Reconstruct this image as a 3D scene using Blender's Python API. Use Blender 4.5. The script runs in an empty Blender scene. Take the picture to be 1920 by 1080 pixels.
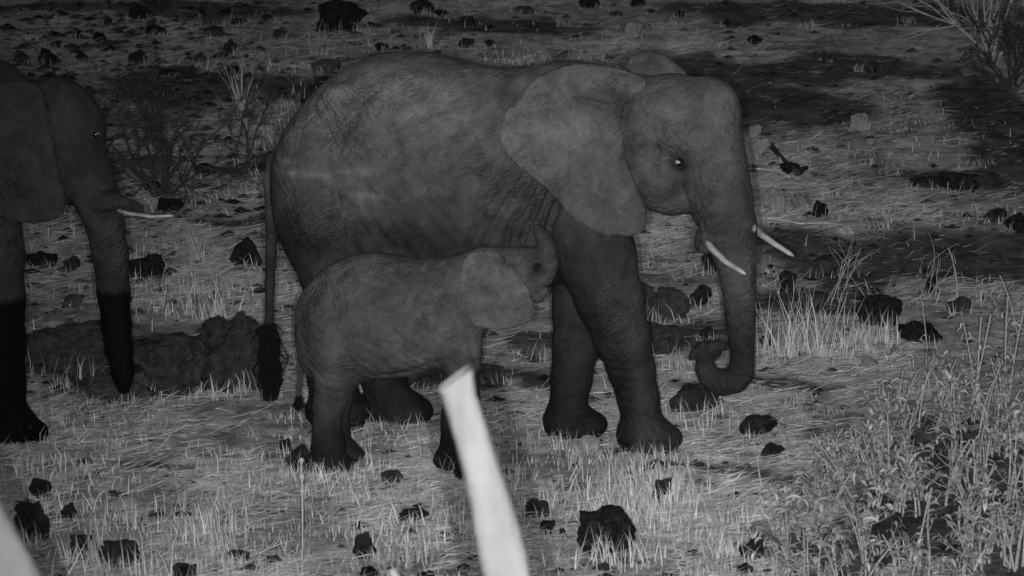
import bpy, bmesh, math, random
import numpy as np
from mathutils import Vector
R=math.radians
random.seed(7); rng=np.random.default_rng(7)
sc=bpy.context.scene
# ---------------------------------------------------------------- camera, sky, lamps
F=7740.0; PITCH=R(12); H=6.41
cam_d=bpy.data.cameras.new('camera'); cam=bpy.data.objects.new('camera',cam_d)
sc.collection.objects.link(cam); sc.camera=cam
cam.location=(0,0,H); cam.rotation_euler=(R(90)-PITCH,0,0)
cam_d.sensor_width=36; cam_d.lens=36*F/1920; cam_d.clip_start=.5; cam_d.clip_end=2000
cam_d.dof.use_dof=True; cam_d.dof.focus_distance=30.0; cam_d.dof.aperture_fstop=4.8
w=bpy.data.worlds.new('World'); sc.world=w; w.use_nodes=True
nt=w.node_tree; bg=nt.nodes['Background']
sky=nt.nodes.new('ShaderNodeTexSky'); sky.sky_type='NISHITA'; sky.sun_disc=False
sky.sun_elevation=R(4); sky.sun_rotation=R(200)
bw=nt.nodes.new('ShaderNodeRGBToBW')                       # the night camera records brightness only
nt.links.new(sky.outputs[0],bw.inputs[0]); nt.links.new(bw.outputs[0],bg.inputs[0]); bg.inputs[1].default_value=0.06
sd=bpy.data.lights.new('fill_sun','SUN'); sd.energy=.05; sd.angle=R(.5)  # weak top fill, added; no such source in view
so=bpy.data.objects.new('fill_sun',sd); sc.collection.objects.link(so); so.rotation_euler=(R(52),0,R(-14))
# the pair of night lamps mounted either side of the wildlife camera (their glint is in the eyes)
for s in (-1,1):
    ld=bpy.data.lights.new('night_lamp','SPOT'); ld.energy=15000; ld.spot_size=R(30); ld.spot_blend=1; ld.shadow_soft_size=.02
    lo=bpy.data.objects.new('night_lamp',ld); sc.collection.objects.link(lo)
    lo.location=(s*.155,0,H-.04)
    tgt=Vector((1.7,26.0,.25)); lo.rotation_euler=(tgt-lo.location).to_track_quat('-Z','Y').to_euler()
sc.view_settings.view_transform='Standard'; sc.view_settings.look='None'; sc.view_settings.exposure=0; sc.view_settings.gamma=1
sc.cycles.max_bounces=4
# ---------------------------------------------------------------- helpers
def ray(px,py):
    a=(px-960)/F; b=(540-py)/F
    return np.array((a, math.cos(PITCH)+b*math.sin(PITCH), -math.sin(PITCH)+b*math.cos(PITCH)))
def G(px,py,z=0.):
    r=ray(px,py); t=(z-H)/r[2]; return r[0]*t,r[1]*t
def atY(px,py,Y):
    r=ray(px,py); t=Y/r[1]; return Vector((r[0]*t,Y,H+r[2]*t))
def _hash(ix,iy,iz,s):
    h=(ix*374761393+iy*668265263+iz*2147483647+s*974711)&0xffffffff
    h=((h^(h>>13))*1274126177)&0xffffffff
    return ((h^(h>>16))&0xffff)/65535.
def vnoise(x,y,z=None,s=0):
    if z is None: z=np.zeros_like(x)
    xi=np.floor(x).astype(np.int64); yi=np.floor(y).astype(np.int64); zi=np.floor(z).astype(np.int64)
    fx=x-xi; fy=y-yi; fz=z-zi
    fx=fx*fx*(3-2*fx); fy=fy*fy*(3-2*fy); fz=fz*fz*(3-2*fz)
    def L(a,b,t): return a+(b-a)*t
    c=[_hash(xi+i,yi+j,zi+k,s) for k in (0,1) for j in (0,1) for i in (0,1)]
    return L(L(L(c[0],c[1],fx),L(c[2],c[3],fx),fy),L(L(c[4],c[5],fx),L(c[6],c[7],fx),fy),fz)*2-1
def fbm(x,y,z=None,s=0,o=4):
    r=0;a=1
    for i in range(o):
        r=r+a*vnoise(x*2**i,y*2**i,None if z is None else z*2**i,s+i); a*=.5
    return r/1.9
def sstep(a,b,x):
    t=np.clip((x-a)/(b-a),0,1); return t*t*(3-2*t)
def mesh_np(name,V,faces,mat,parent=None,smooth=True,tone=None):
    """V Nx3, faces list of index arrays MxK"""
    me=bpy.data.meshes.new(name)
    if isinstance(faces,np.ndarray): faces=[faces]
    nl=sum(f.size for f in faces); npoly=sum(len(f) for f in faces)
    me.vertices.add(len(V)); me.vertices.foreach_set('co',np.asarray(V,np.float32).ravel())
    me.loops.add(nl); me.loops.foreach_set('vertex_index',np.concatenate([f.ravel() for f in faces]).astype(np.int32))
    st=[];o=0
    for f in faces:
        k=f.shape[1]; st.append(np.arange(len(f))*k+o); o+=f.size
    me.polygons.add(npoly); me.polygons.foreach_set('loop_start',np.concatenate(st).astype(np.int32))
    me.update(calc_edges=True); me.validate()
    me.polygons.foreach_set('use_smooth',np.full(len(me.polygons),smooth))
    if tone is not None:
        at=me.attributes.new('tone','FLOAT','POINT'); at.data.foreach_set('value',np.asarray(tone,np.float32))
    me.materials.append(mat)
    ob=bpy.data.objects.new(name,me); sc.collection.objects.link(ob)
    if parent: ob.parent=parent
    return ob
def tag(o,label=None,cat=None,group=None,kind=None):
    if label: o['label']=label
    if cat: o['category']=cat
    if group: o['group']=group
    if kind: o['kind']=kind
    return o
def empty(name,loc,rz=0):
    o=bpy.data.objects.new(name,None); sc.collection.objects.link(o); o.location=loc; o.rotation_euler=(0,0,rz); o.empty_display_size=.1; return o
class MB:
    def __init__(s): s.V=[];s.T=[];s.Q=[];s.n=0;s.tn=[]
    def add(s,V,Q=None,T=None,tone=1.):
        V=np.asarray(V,float)
        if Q is not None and len(Q): s.Q.append(np.asarray(Q)+s.n)
        if T is not None and len(T): s.T.append(np.asarray(T)+s.n)
        s.V.append(V); s.tn.append(np.full(len(V),tone) if np.isscalar(tone) else tone); s.n+=len(V)
    def tube(s,pts,rad,n=6,tone=1.,cap=True):
        pts=[Vector(p) for p in pts]; V=[];Q=[];T=[]
        up=Vector((.13,.9,.2))
        for i,p in enumerate(pts):
            d=(pts[min(i+1,len(pts)-1)]-pts[max(i-1,0)]).normalized()
            a=d.cross(up).normalized(); b=d.cross(a)
            r=rad[i] if not np.isscalar(rad) else rad
            for k in range(n):
                t=2*math.pi*k/n; V.append(p+a*math.cos(t)*r+b*math.sin(t)*r)
        for i in range(len(pts)-1):
            for k in range(n):
                k2=(k+1)%n; Q.append((i*n+k,i*n+k2,(i+1)*n+k2,(i+1)*n+k))
        if cap:
            for e in (0,len(pts)-1):
                V.append(pts[e]); c=len(V)-1
                for k in range(n): T.append((e*n+k,e*n+(k+1)%n,c))
        s.add([tuple(v) for v in V],Q,T,tone)
    def build(s,name,mat,parent=None,smooth=True):
        fs=[]
        if s.Q: fs.append(np.concatenate(s.Q))
        if s.T: fs.append(np.concatenate(s.T))
        return mesh_np(name,np.concatenate(s.V),fs,mat,parent,smooth,np.concatenate(s.tn))
# ---------------------------------------------------------------- materials (all greys: a monochrome night picture)
def newmat(name):
    m=bpy.data.materials.new(name); m.use_nodes=True; nt=m.node_tree; b=nt.nodes['Principled BSDF']
    b.inputs['Specular IOR Level'].default_value=.2
    return m,nt,b
def N(nt,t,**k):
    n=nt.nodes.new(t)
    for a,v in k.items(): setattr(n,a,v)
    return n
def mul(nt,a,b):
    n=N(nt,'ShaderNodeMath',operation='MULTIPLY')
    for i,x in enumerate((a,b)):
        if isinstance(x,(int,float)): n.inputs[i].default_value=x
        else: nt.links.new(x,n.inputs[i])
    return n.outputs[0]
def ramp(nt,fac,lo,hi,a=0.,b=1.):
    n=N(nt,'ShaderNodeMapRange'); nt.links.new(fac,n.inputs[0])
    n.inputs[1].default_value=a; n.inputs[2].default_value=b; n.inputs[3].default_value=lo; n.inputs[4].default_value=hi
    return n.outputs[0]
def coords(nt,scale=(1,1,1),rot=(0,0,0)):
    tc=N(nt,'ShaderNodeTexCoord'); mp=N(nt,'ShaderNodeMapping'); mp.inputs['Scale'].default_value=scale; mp.inputs['Rotation'].default_value=rot
    nt.links.new(tc.outputs['Object'],mp.inputs[0]); return mp.outputs[0]
def noise(nt,co,sc_,det=6,rough=.6,dist=0):
    n=N(nt,'ShaderNodeTexNoise'); nt.links.new(co,n.inputs['Vector']); n.inputs['Scale'].default_value=sc_; n.inputs['Detail'].default_value=det
    n.inputs['Roughness'].default_value=rough; n.inputs['Distortion'].default_value=dist; return n.outputs['Fac']
def tone_mat(name,base,nscale=20,nlo=.7,nhi=1.3,rough=.8,bump=0,bscale=40,trans=0,spec=.2,stretch=(1,1,1)):
    m,nt,b=newmat(name)
    at=N(nt,'ShaderNodeAttribute',attribute_name='tone')
    co=coords(nt,stretch)
    f=ramp(nt,noise(nt,co,nscale),nlo,nhi,.3,.7)
    c=mul(nt,mul(nt,at.outputs['Fac'],f),base)
    cc=N(nt,'ShaderNodeCombineColor'); 
    for i in range(3): nt.links.new(c,cc.inputs[i])
    nt.links.new(cc.outputs[0],b.inputs['Base Color']); b.inputs['Roughness'].default_value=rough; b.inputs['Specular IOR Level'].default_value=spec
    if bump:
        bn=N(nt,'ShaderNodeBump'); bn.inputs['Strength'].default_value=1; bn.inputs['Distance'].default_value=bump
        nt.links.new(noise(nt,co,bscale,8,.65),bn.inputs['Height']); nt.links.new(bn.outputs[0],b.inputs['Normal'])
    return m
def skin_mat(name,base,scale=1.):
    m,nt,b=newmat(name)
    at=N(nt,'ShaderNodeAttribute',attribute_name='tone')
    co=coords(nt)
    def rc(rot,sca):
        tc=N(nt,'ShaderNodeTexCoord'); m1=N(nt,'ShaderNodeMapping'); m1.inputs['Rotation'].default_value=(0,R(rot),0); m2=N(nt,'ShaderNodeMapping'); m2.inputs['Scale'].default_value=sca
        nt.links.new(tc.outputs['Object'],m1.inputs[0]); nt.links.new(m1.outputs[0],m2.inputs[0]); return m2.outputs[0]
    f0=ramp(nt,noise(nt,co,1.7/scale,4,.6,.6),.74,1.22,.35,.65)
    f1=ramp(nt,noise(nt,co,6/scale,6,.7,.5),.66,1.36,.34,.66)
    f2=ramp(nt,noise(nt,co,42/scale,4,.7),.84,1.16,.3,.7)
    # scuffs of dried mud lying along the folds of the hide
    f3=ramp(nt,noise(nt,rc(28,(1,1,7)),3.4/scale,5,.7,.8),.93,1.32,.56,.80)
    c=mul(nt,mul(nt,mul(nt,at.outputs['Fac'],f0),mul(nt,f1,f2)),mul(nt,f3,base))
    cc=N(nt,'ShaderNodeCombineColor')
    for i in range(3): nt.links.new(c,cc.inputs[i])
    nt.links.new(cc.outputs[0],b.inputs['Base Color']); b.inputs['Roughness'].default_value=.75; b.inputs['Specular IOR Level'].default_value=.08
    v=N(nt,'ShaderNodeTexVoronoi',feature='DISTANCE_TO_EDGE'); v.inputs['Scale'].default_value=26/scale
    mx=N(nt,'ShaderNodeMixRGB'); mx.inputs[0].default_value=.2; mp=rc(32,(.8,.8,1.9)); nt.links.new(mp,mx.inputs[1])
    nn=N(nt,'ShaderNodeTexNoise'); nn.inputs['Scale'].default_value=5; nt.links.new(mp,nn.inputs['Vector']); nt.links.new(nn.outputs['Color'],mx.inputs[2])
    nt.links.new(mx.outputs[0],v.inputs['Vector'])
    h1=ramp(nt,v.outputs['Distance'],0,1,0,.13)
    def folds(rot,sca,sc_,wid):                          # long creases running one way
        f=N(nt,'ShaderNodeTexVoronoi',feature='DISTANCE_TO_EDGE'); f.inputs['Scale'].default_value=sc_
        m=N(nt,'ShaderNodeMixRGB'); m.inputs[0].default_value=.28; q=rc(rot,sca); nt.links.new(q,m.inputs[1])
        n_=N(nt,'ShaderNodeTexNoise'); n_.inputs['Scale'].default_value=3; nt.links.new(q,n_.inputs['Vector']); nt.links.new(n_.outputs['Color'],m.inputs[2])
        nt.links.new(m.outputs[0],f.inputs['Vector']); return ramp(nt,f.outputs['Distance'],0,1,0,wid)
    wv=folds(34,(.7,.7,2.6),9/scale,.16); w2=folds(-56,(.7,.7,2.6),9/scale,.16)
    mk=ramp(nt,noise(nt,co,1.3/scale,2),0,1,.44,.56)
    mm=N(nt,'ShaderNodeMixRGB'); nt.links.new(mk,mm.inputs[0]); nt.links.new(wv,mm.inputs[1]); nt.links.new(w2,mm.inputs[2])
    region=ramp(nt,noise(nt,co,1.9/scale,3),.08,1,.42,.66)
    add=N(nt,'ShaderNodeMath',operation='ADD'); nt.links.new(mul(nt,mul(nt,h1,region),.45),add.inputs[0]); nt.links.new(mul(nt,mul(nt,mm.outputs[0],region),.62),add.inputs[1])
    ad2=N(nt,'ShaderNodeMath',operation='ADD'); nt.links.new(add.outputs[0],ad2.inputs[0]); nt.links.new(mul(nt,noise(nt,co,24/scale,6,.7),.9),ad2.inputs[1])
    bn=N(nt,'ShaderNodeBump'); bn.inputs['Strength'].default_value=1; bn.inputs['Distance'].default_value=.015*scale
    nt.links.new(ad2.outputs[0],bn.inputs['Height']); nt.links.new(bn.outputs[0],b.inputs['Normal'])
    return m
M_skin=skin_mat('elephant_skin',.064)
M_skin_dark=skin_mat('dark_elephant_skin',.029)
M_calf=skin_mat('calf_skin',.054,.7)
M_tusk=tone_mat('ivory',.27,14,.45,1.3,.45,.002,40,spec=.4)
M_eye,_,b_=newmat('wet_eye'); b_.inputs['Base Color'].default_value=(.004,.004,.004,1); b_.inputs['Roughness'].default_value=.12; b_.inputs['Specular IOR Level'].default_value=1
M_glint,_,b_=newmat('eye_glint'); b_.inputs['Base Color'].default_value=(.8,.8,.8,1); b_.inputs['Metallic'].default_value=1; b_.inputs['Roughness'].default_value=.42
M_hair=tone_mat('coarse_tail_hair',.006,60,.6,1.4,.9,spec=.02)
M_basalt=tone_mat('black_basalt',.012,18,.4,2.2,.9,.05,22,spec=.06)
M_brown=tone_mat('weathered_rock',.034,16,.55,1.5,.95,.045,16,spec=.03)
M_pale=tone_mat('pale_rock',.24,12,.7,1.25,.9,.02,30)
M_straw=tone_mat('dry_straw',.47,9,.75,1.25,.8)
M_leaf=tone_mat('dry_leaf',.26,9,.6,1.3,.7)
M_darkleaf=tone_mat('dusty_dark_leaf',.10,9,.6,1.3,.7)
M_stem=tone_mat('pale_woody_stem',.25,60,.6,1.3,.8,.001,90)
M_twig=tone_mat('dark_twig',.030,30,.6,1.3,.8)
M_pole=tone_mat('sun_bleached_wood',.130,7,.78,1.2,.8,.010,16,stretch=(1.6,1.6,.35))
# ground material
M_soil,nt,b=newmat('dusty_soil')
at=N(nt,'ShaderNodeAttribute',attribute_name='tone')
co=coords(nt)
f1=ramp(nt,noise(nt,coords(nt,(.55,1,1)),5.5,8,.66,.5),.50,1.45,.3,.7)
f2=ramp(nt,noise(nt,coords(nt,(.6,1.5,1)),38,6,.75,.4),.45,1.5,.3,.7)
f3=ramp(nt,noise(nt,coords(nt,(1,7,1)),9,5,.7,.8),.75,1.5,.5,.75)
c=mul(nt,mul(nt,mul(nt,at.outputs['Fac'],f1),mul(nt,f2,f3)),.60)
cc=N(nt,'ShaderNodeCombineColor')
for i in range(3): nt.links.new(c,cc.inputs[i])
nt.links.new(cc.outputs[0],b.inputs['Base Color']); b.inputs['Roughness'].default_value=.95; b.inputs['Specular IOR Level'].default_value=.05
bn=N(nt,'ShaderNodeBump'); bn.inputs['Strength'].default_value=1; bn.inputs['Distance'].default_value=.05
nt.links.new(noise(nt,coords(nt,(.8,1.2,1)),16,9,.72),bn.inputs['Height']); nt.links.new(bn.outputs[0],b.inputs['Normal'])
# ---------------------------------------------------------------- ground: one sheet, dark and pale (dust) patches
def gpatch(px,py,rx,ry):
    x,y=G(px,py); _,y1=G(px,py-ry); _,y0=G(px,py+ry); return (x,y,rx*y/F,(y1-y0)/2)
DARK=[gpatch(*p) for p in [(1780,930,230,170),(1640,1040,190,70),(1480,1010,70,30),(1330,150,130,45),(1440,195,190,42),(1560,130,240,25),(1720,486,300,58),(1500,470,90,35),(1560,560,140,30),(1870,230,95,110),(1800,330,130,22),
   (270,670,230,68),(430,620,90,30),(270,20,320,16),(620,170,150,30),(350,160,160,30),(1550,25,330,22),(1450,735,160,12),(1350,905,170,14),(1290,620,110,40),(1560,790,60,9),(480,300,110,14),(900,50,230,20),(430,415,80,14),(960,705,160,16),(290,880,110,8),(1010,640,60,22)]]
PALE=[gpatch(*p) for p in [(1330,715,330,45),(1330,780,150,25),(1460,370,120,55),(1650,390,220,32),(1450,300,60,40),(1230,420,70,50),(1120,740,150,45),(1500,690,170,35),(350,880,220,40),(330,500,160,45),(500,460,60,110),(1300,930,160,120),(620,900,300,90),(1480,830,90,25),(990,560,60,30),(1180,80,160,25),(520,350,50,60)]]
def groundtone(x,y):
    wx=x+.35*fbm(x*1.7,y*.9,s=3); wy=y+.9*fbm(x*1.7,y*.9,s=9)
    d=np.zeros_like(x); p=np.zeros_like(x)
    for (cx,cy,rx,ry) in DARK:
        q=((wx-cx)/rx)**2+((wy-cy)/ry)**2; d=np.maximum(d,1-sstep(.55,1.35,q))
    for (cx,cy,rx,ry) in PALE:
        q=((wx-cx)/rx)**2+((wy-cy)/ry)**2; p=np.maximum(p,1-sstep(.2,1.6,q))
    n=fbm(x*2.2,y*1.3,s=21); n2=fbm(x*6,y*2.5,s=31)
    left=sstep(-.5,-3.5,x/y*25)            # stonier, darker soil on the left
    n3=fbm(x*13,y*6,s=37); t=(.82-.12*left)*(1+.45*n+.5*n2+.5*n3)
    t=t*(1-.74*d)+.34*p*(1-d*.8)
    return np.clip(t,.12,2),d,p
def gheight(x,y):
    inn=np.exp(-((x/14)**4+((y-32)/22)**4))
    return .035*fbm(x*.9,y*.9,s=41)+.018*fbm(x*4,y*4,s=51)*inn
xs=np.concatenate([-np.geomspace(900,8,26)[:-1],np.arange(-8,8.001,.055),np.geomspace(8,900,26)[1:]])
ys=np.concatenate([[-300,-60,-15,0,8,14,18],np.arange(20.5,50,.065),np.geomspace(50,1500,26)[1:]])
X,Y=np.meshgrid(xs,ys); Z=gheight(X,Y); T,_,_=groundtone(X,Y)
nx=len(xs); ny=len(ys); ii=np.arange(nx*ny).reshape(ny,nx)
Q=np.stack([ii[:-1,:-1],ii[:-1,1:],ii[1:,1:],ii[1:,:-1]],-1).reshape(-1,4)
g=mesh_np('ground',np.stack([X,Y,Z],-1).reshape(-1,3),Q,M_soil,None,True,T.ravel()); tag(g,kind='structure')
def gz(x,y): return float(gheight(np.array([x]),np.array([y]))[0])
# ---------------------------------------------------------------- SDF modelling for the elephants
class Field:
    def __init__(s,lo,hi,h):
        s.h=h; s.lo=np.array(lo,float); s.n=np.ceil((np.array(hi)-s.lo)/h).astype(int)+1
        s.f=np.full(s.n,1e3,np.float32)
        s.ax=[s.lo[i]+h*np.arange(s.n[i]) for i in range(3)]
    def sub(s,lo,hi):
        a=np.clip(np.floor((np.array(lo)-s.lo)/s.h).astype(int),0,s.n-1); b=np.clip(np.ceil((np.array(hi)-s.lo)/s.h).astype(int)+1,1,s.n)
        sl=tuple(slice(a[i],b[i]) for i in range(3))
        g_=np.meshgrid(*[s.ax[i][sl[i]] for i in range(3)],indexing='ij')
        return sl,g_
    def smin(s,sl,d,k):
        a=s.f[sl]; hh=np.clip(k-np.abs(a-d),0,None)/k
        s.f[sl]=np.minimum(a,d)-hh*hh*hh*k/6
    def cone(s,a,b,ra,rb,k=.05,sq=1.,sqb=None):
        """tapered capsule; sq scales the lateral (v) radius"""
        a=np.array(a);b=np.array(b); m=max(ra,rb)*max(1,sq,sqb or 1)+k+3*s.h
        sl,(U,V,Z)=s.sub(np.minimum(a,b)-m,np.maximum(a,b)+m)
        ba=b-a; L=ba@ba+1e-9
        pu=U-a[0];pv=V-a[1];pz=Z-a[2]
        t=np.clip((pu*ba[0]+pv*ba[1]+pz*ba[2])/L,0,1)
        q=sq+((sqb if sqb else sq)-sq)*t
        d=np.sqrt((pu-ba[0]*t)**2+((pv-ba[1]*t)/q)**2+(pz-ba[2]*t)**2)-(ra+(rb-ra)*t)
        s.smin(sl,d,k)
    def chain(s,pts,k=.05,sq=1.):
        for i in range(len(pts)-1):
            s.cone(pts[i][:3],pts[i+1][:3],pts[i][3],pts[i+1][3],k,sq)
    def ell(s,c,r,k=.06,rot=0):
        c=np.array(c);m=max(r)+k+3*s.h
        sl,(U,V,Z)=s.sub(c-m,c+m)
        x=U-c[0];z=Z-c[2]; x,z=x*math.cos(rot)+z*math.sin(rot),-x*math.sin(rot)+z*math.cos(rot)
        q=np.sqrt((x/r[0])**2+((V-c[1])/r[1])**2+(z/r[2])**2)
        q2=np.sqrt((x/r[0]**2)**2+((V-c[1])/r[1]**2)**2+(z/r[2]**2)**2)+1e-6
        s.smin(sl,q*(q-1)/q2,k)
    def torso(s,prof,k=.05,p=2.3):
        """prof rows (u,zbot,ztop,halfwidth,vcentre)"""
        P=np.array(prof); P=P[np.argsort(P[:,0])]
        u=s.ax[0]; m=(u>=P[0,0])&(u<=P[-1,0]); ui=np.where(m)[0]
        def ip(c):
            us=np.linspace(P[0,0],P[-1,0],200); v=np.interp(us,P[:,0],P[:,c])
            kk=np.hanning(13);kk/=kk.sum(); vp=np.pad(v,6,mode='edge'); v2=np.convolve(vp,kk,'valid'); 
            return np.interp(u[ui],us,v2)
        zb,zt,wd,vc=ip(1),ip(2),ip(3),ip(4)
        U,V,Z=np.meshgrid(u[ui],s.ax[1],s.ax[2],indexing='ij')
        zc=((zb+zt)/2)[:,None,None]; hh=np.maximum((zt-zb)/2,.02)[:,None,None]; wd=np.maximum(wd,.02)[:,None,None]; vc=vc[:,None,None]
        # egg-shaped section: broadest below the middle
        zz=(Z-zc)/hh; ww=wd*(1-.16*np.clip(zz,-1,1)-.06*zz*zz)
        q=(np.abs((V-vc)/ww)**p+np.abs(zz)**p)**(1/p)
        d=(q-1)*np.minimum(wd,hh)
        sl=(slice(ui[0],ui[-1]+1),slice(0,s.n[1]),slice(0,s.n[2]))
        s.smin(sl,d.astype(np.float32),k)
    def slab(s,poly,side=1,t=.016,k=.03,fold=None,vadd=None):
        """poly rows (u,v,z): thin curved ear"""
        P=np.array(poly)
        A=np.stack([np.ones(len(P)),P[:,0],P[:,2],P[:,0]**2,P[:,0]*P[:,2],P[:,2]**2],1)
        co_=np.linalg.lstsq(A,P[:,1],rcond=1e-4)[0]
        m=.12; lo=P.min(0)-m; hi=P.max(0)+m
        sl,(U,V,Z)=s.sub(lo,hi)
        u2=U[:,0,:];z2=Z[:,0,:]
        # closed Catmull-Rom smoothing
        pts=P[:,[0,2]]; n=len(pts); sm=[]
        for i in range(n):
            p0,p1,p2,p3=pts[i-1],pts[i],pts[(i+1)%n],pts[(i+2)%n]
            for tt in (0,.33,.67):
                sm.append(.5*((2*p1)+(-p0+p2)*tt+(2*p0-5*p1+4*p2-p3)*tt**2+(-p0+3*p1-3*p2+p3)*tt**3))
        pts=np.array(sm); n=len(pts)
        d2=np.full(u2.shape,1e9); ins=np.zeros(u2.shape,bool)
        for i in range(n):
            a=pts[i];b=pts[(i+1)%n]; e=b-a
            px_=u2-a[0];pz_=z2-a[1]; tt=np.clip((px_*e[0]+pz_*e[1])/(e@e+1e-12),0,1)
            d2=np.minimum(d2,(px_-e[0]*tt)**2+(pz_-e[1]*tt)**2)
            c_=((a[1]>z2)!=(b[1]>z2)); 
            with np.errstate(divide='ignore',invalid='ignore'):
                xx=(b[0]-a[0])*(z2-a[1])/(b[1]-a[1])+a[0]
            ins^=c_&(u2<xx)
        D=np.where(ins,-np.sqrt(d2),np.sqrt(d2))
        v0=co_[0]+co_[1]*u2+co_[2]*z2+co_[3]*u2**2+co_[4]*u2*z2+co_[5]*z2**2
        v0=v0+side*(.012*np.sin(u2*19+z2*7)+.010*np.sin(z2*23-u2*5))*sstep(0,.15,-D)
        if fold is not None: v0=v0+fold(u2,z2,D)
        dv=np.abs(V-v0[:,None,:])-t
        DD=np.broadcast_to(D[:,None,:]+t,dv.shape)
        d=np.minimum(np.maximum(DD,dv),0)+np.sqrt(np.maximum(DD,0)**2+np.maximum(dv,0)**2)-.006
        s.smin(sl,d.astype(np.float32),k)
        return pts,co_
    def mesh(s):
        f=s.f; nx,ny,nz=f.shape; ins=f<0
        c=np.zeros((nx-1,ny-1,nz-1),np.int8)
        for i in (0,1):
            for j in (0,1):
                for k in (0,1): c+=ins[i:nx-1+i,j:ny-1+j,k:nz-1+k]
        cells=np.argwhere((c>0)&(c<8)); ci=-np.ones(c.shape,np.int32); ci[tuple(cells.T)]=np.arange(len(cells))
        acc=np.zeros((len(cells),3)); cnt=np.zeros(len(cells))
        corners=[(i,j,k) for i in (0,1) for j in (0,1) for k in (0,1)]
        val={c_:f[cells[:,0]+c_[0],cells[:,1]+c_[1],cells[:,2]+c_[2]] for c_ in corners}
        for a in corners:
            for ax in range(3):
                if a[ax]==0:
                    b=list(a);b[ax]=1;b=tuple(b); va,vb=val[a],val[b]; m=(va<0)!=(vb<0)
                    t=np.where(m,va/np.where(m,va-vb,1),0)
                    for q in range(3):
                        acc[:,q]+=np.where(m,a[q]+(t if q==ax else 0),0)
                    cnt+=m
        V=s.lo+(cells+acc/cnt[:,None])*s.h
        F_=[]
        for ax in range(3):
            o1,o2=[(1,2),(2,0),(0,1)][ax]
            sh=[slice(1,-1)]*3; sh[ax]=slice(0,-1)
            a=ins[tuple(sh)]; s2=list(sh); s2[ax]=slice(1,None); b=ins[tuple(s2)]
            e=np.argwhere(a!=b); fl=a[tuple(e.T)]
            e=e+np.array([1 if q!=ax else 0 for q in range(3)])
            def idx(d1,d2):
                q=e.copy(); q[:,o1]+=d1; q[:,o2]+=d2; return ci[tuple(q.T)]
            q=np.stack([idx(-1,-1),idx(0,-1),idx(0,0),idx(-1,0)],1)
            q[~fl]=q[~fl][:,::-1]; F_.append(q)
        Fq=np.concatenate(F_); Fq=Fq[(Fq>=0).all(1)]
        # keep the largest piece only, then two rounds of light smoothing
        nV=len(V); lab=np.arange(nV)
        E=np.concatenate([Fq[:,[0,1]],Fq[:,[1,2]],Fq[:,[2,3]],Fq[:,[3,0]]])
        for it in range(400):
            m=np.minimum(lab[E[:,0]],lab[E[:,1]]); l2=lab.copy(); np.minimum.at(l2,E[:,0],m); np.minimum.at(l2,E[:,1],m); l2=l2[l2]
            if (l2==lab).all(): break
            lab=l2
        big=np.bincount(lab).argmax(); keep=lab==big; rm=np.cumsum(keep)-1
        Fq=rm[Fq[keep[Fq[:,0]]]]; V=V[keep]
        E=np.concatenate([Fq[:,[0,1]],Fq[:,[1,2]],Fq[:,[2,3]],Fq[:,[3,0]]]); deg=np.bincount(E.ravel(),minlength=len(V))[:,None]
        for lam in (.5,-.52,.5,-.52,.35):
            S=np.zeros_like(V)
            for q in range(3): S[:,q]=np.bincount(E[:,0],V[E[:,1],q],len(V))+np.bincount(E[:,1],V[E[:,0],q],len(V))
            V=V+lam*(S/deg-V)
        return V,Fq
class Frame:
    def __init__(s,x,y,yaw):
        s.o=np.array((x,y)); s.yaw=yaw; s.h=np.array((math.cos(yaw),-math.sin(yaw))); s.n=np.array((-math.sin(yaw),-math.cos(yaw)))
        # local axes: u along heading, w = -v (left hand side) so that the object rotation is a plain z rotation
    def M(s,px,py,v=0.):
        """pixel measured on the photograph -> local (u,v,z) in the plane v metres off the mid plane"""
        r=ray(px,py); o=s.o+s.n*v; t=(o@s.n)/(r[:2]@s.n); p=r*t
        return np.array(((p[:2]-s.o)@s.h, v, H+p[2]))
    def foot(s,px,py):
        p=np.array(G(px,py))-s.o; return np.array((p@s.h,p@s.n,0.))
    def P(s,px,py,v,rpx):
        m=s.M(px,py,v); return (*m,rpx*s.o[1]/F)
def loc(V): V=np.array(V,float); V[...,1]*=-1; return V
def polyline_d(u,z,pts):
    d=np.full(u.shape,1e9)
    for a,b in zip(pts[:-1],pts[1:]):
        a=np.array(a);b=np.array(b);e=b-a; t=np.clip(((u-a[0])*e[0]+(z-a[1])*e[1])/(e@e),0,1)
        d=np.minimum(d,np.hypot(u-a[0]-e[0]*t,z-a[1]-e[1]*t))
    return d
def eyeball(parent,p,r,name='eye',shine=(0,1,.2)):
    mb=MB(); n=12; V=[];Q=[]
    for i in range(n+1):
        for k in range(16):
            a=math.pi*i/n; t=2*math.pi*k/16; V.append((p[0]+r*math.sin(a)*math.cos(t),p[1]+r*math.sin(a)*math.sin(t),p[2]+r*math.cos(a)))
    for i in range(n):
        for k in range(16): Q.append((i*16+k,(i+1)*16+k,(i+1)*16+(k+1)%16,i*16+(k+1)%16))
    mb.add(loc(V),np.array(Q)[:,::-1]); e=mb.build(name,M_eye,parent)
    # eye glint: a shallow metallic dome added on the eyeball to catch the lamps
    d=np.array(shine,float); d/=np.linalg.norm(d); a=np.cross(d,(0,0,1)); a/=np.linalg.norm(a); b=np.cross(a,d); m2=MB(); pr=r*.46; V=[];Q=[]
    c0=np.array(p)+d*(r*1.0)
    for i in range(5):
        for k in range(12):
            t=2*math.pi*k/12; q=pr*i/4+1e-5; V.append(c0+a*math.cos(t)*q+b*math.sin(t)*q-d*q*q*.5)
    for i in range(4):
        for k in range(12): Q.append((i*12+k,i*12+(k+1)%12,(i+1)*12+(k+1)%12,(i+1)*12+k))
    m2.add(loc(V),np.array(Q)); m2.build('glint_disc',M_glint,e); return e
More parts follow.
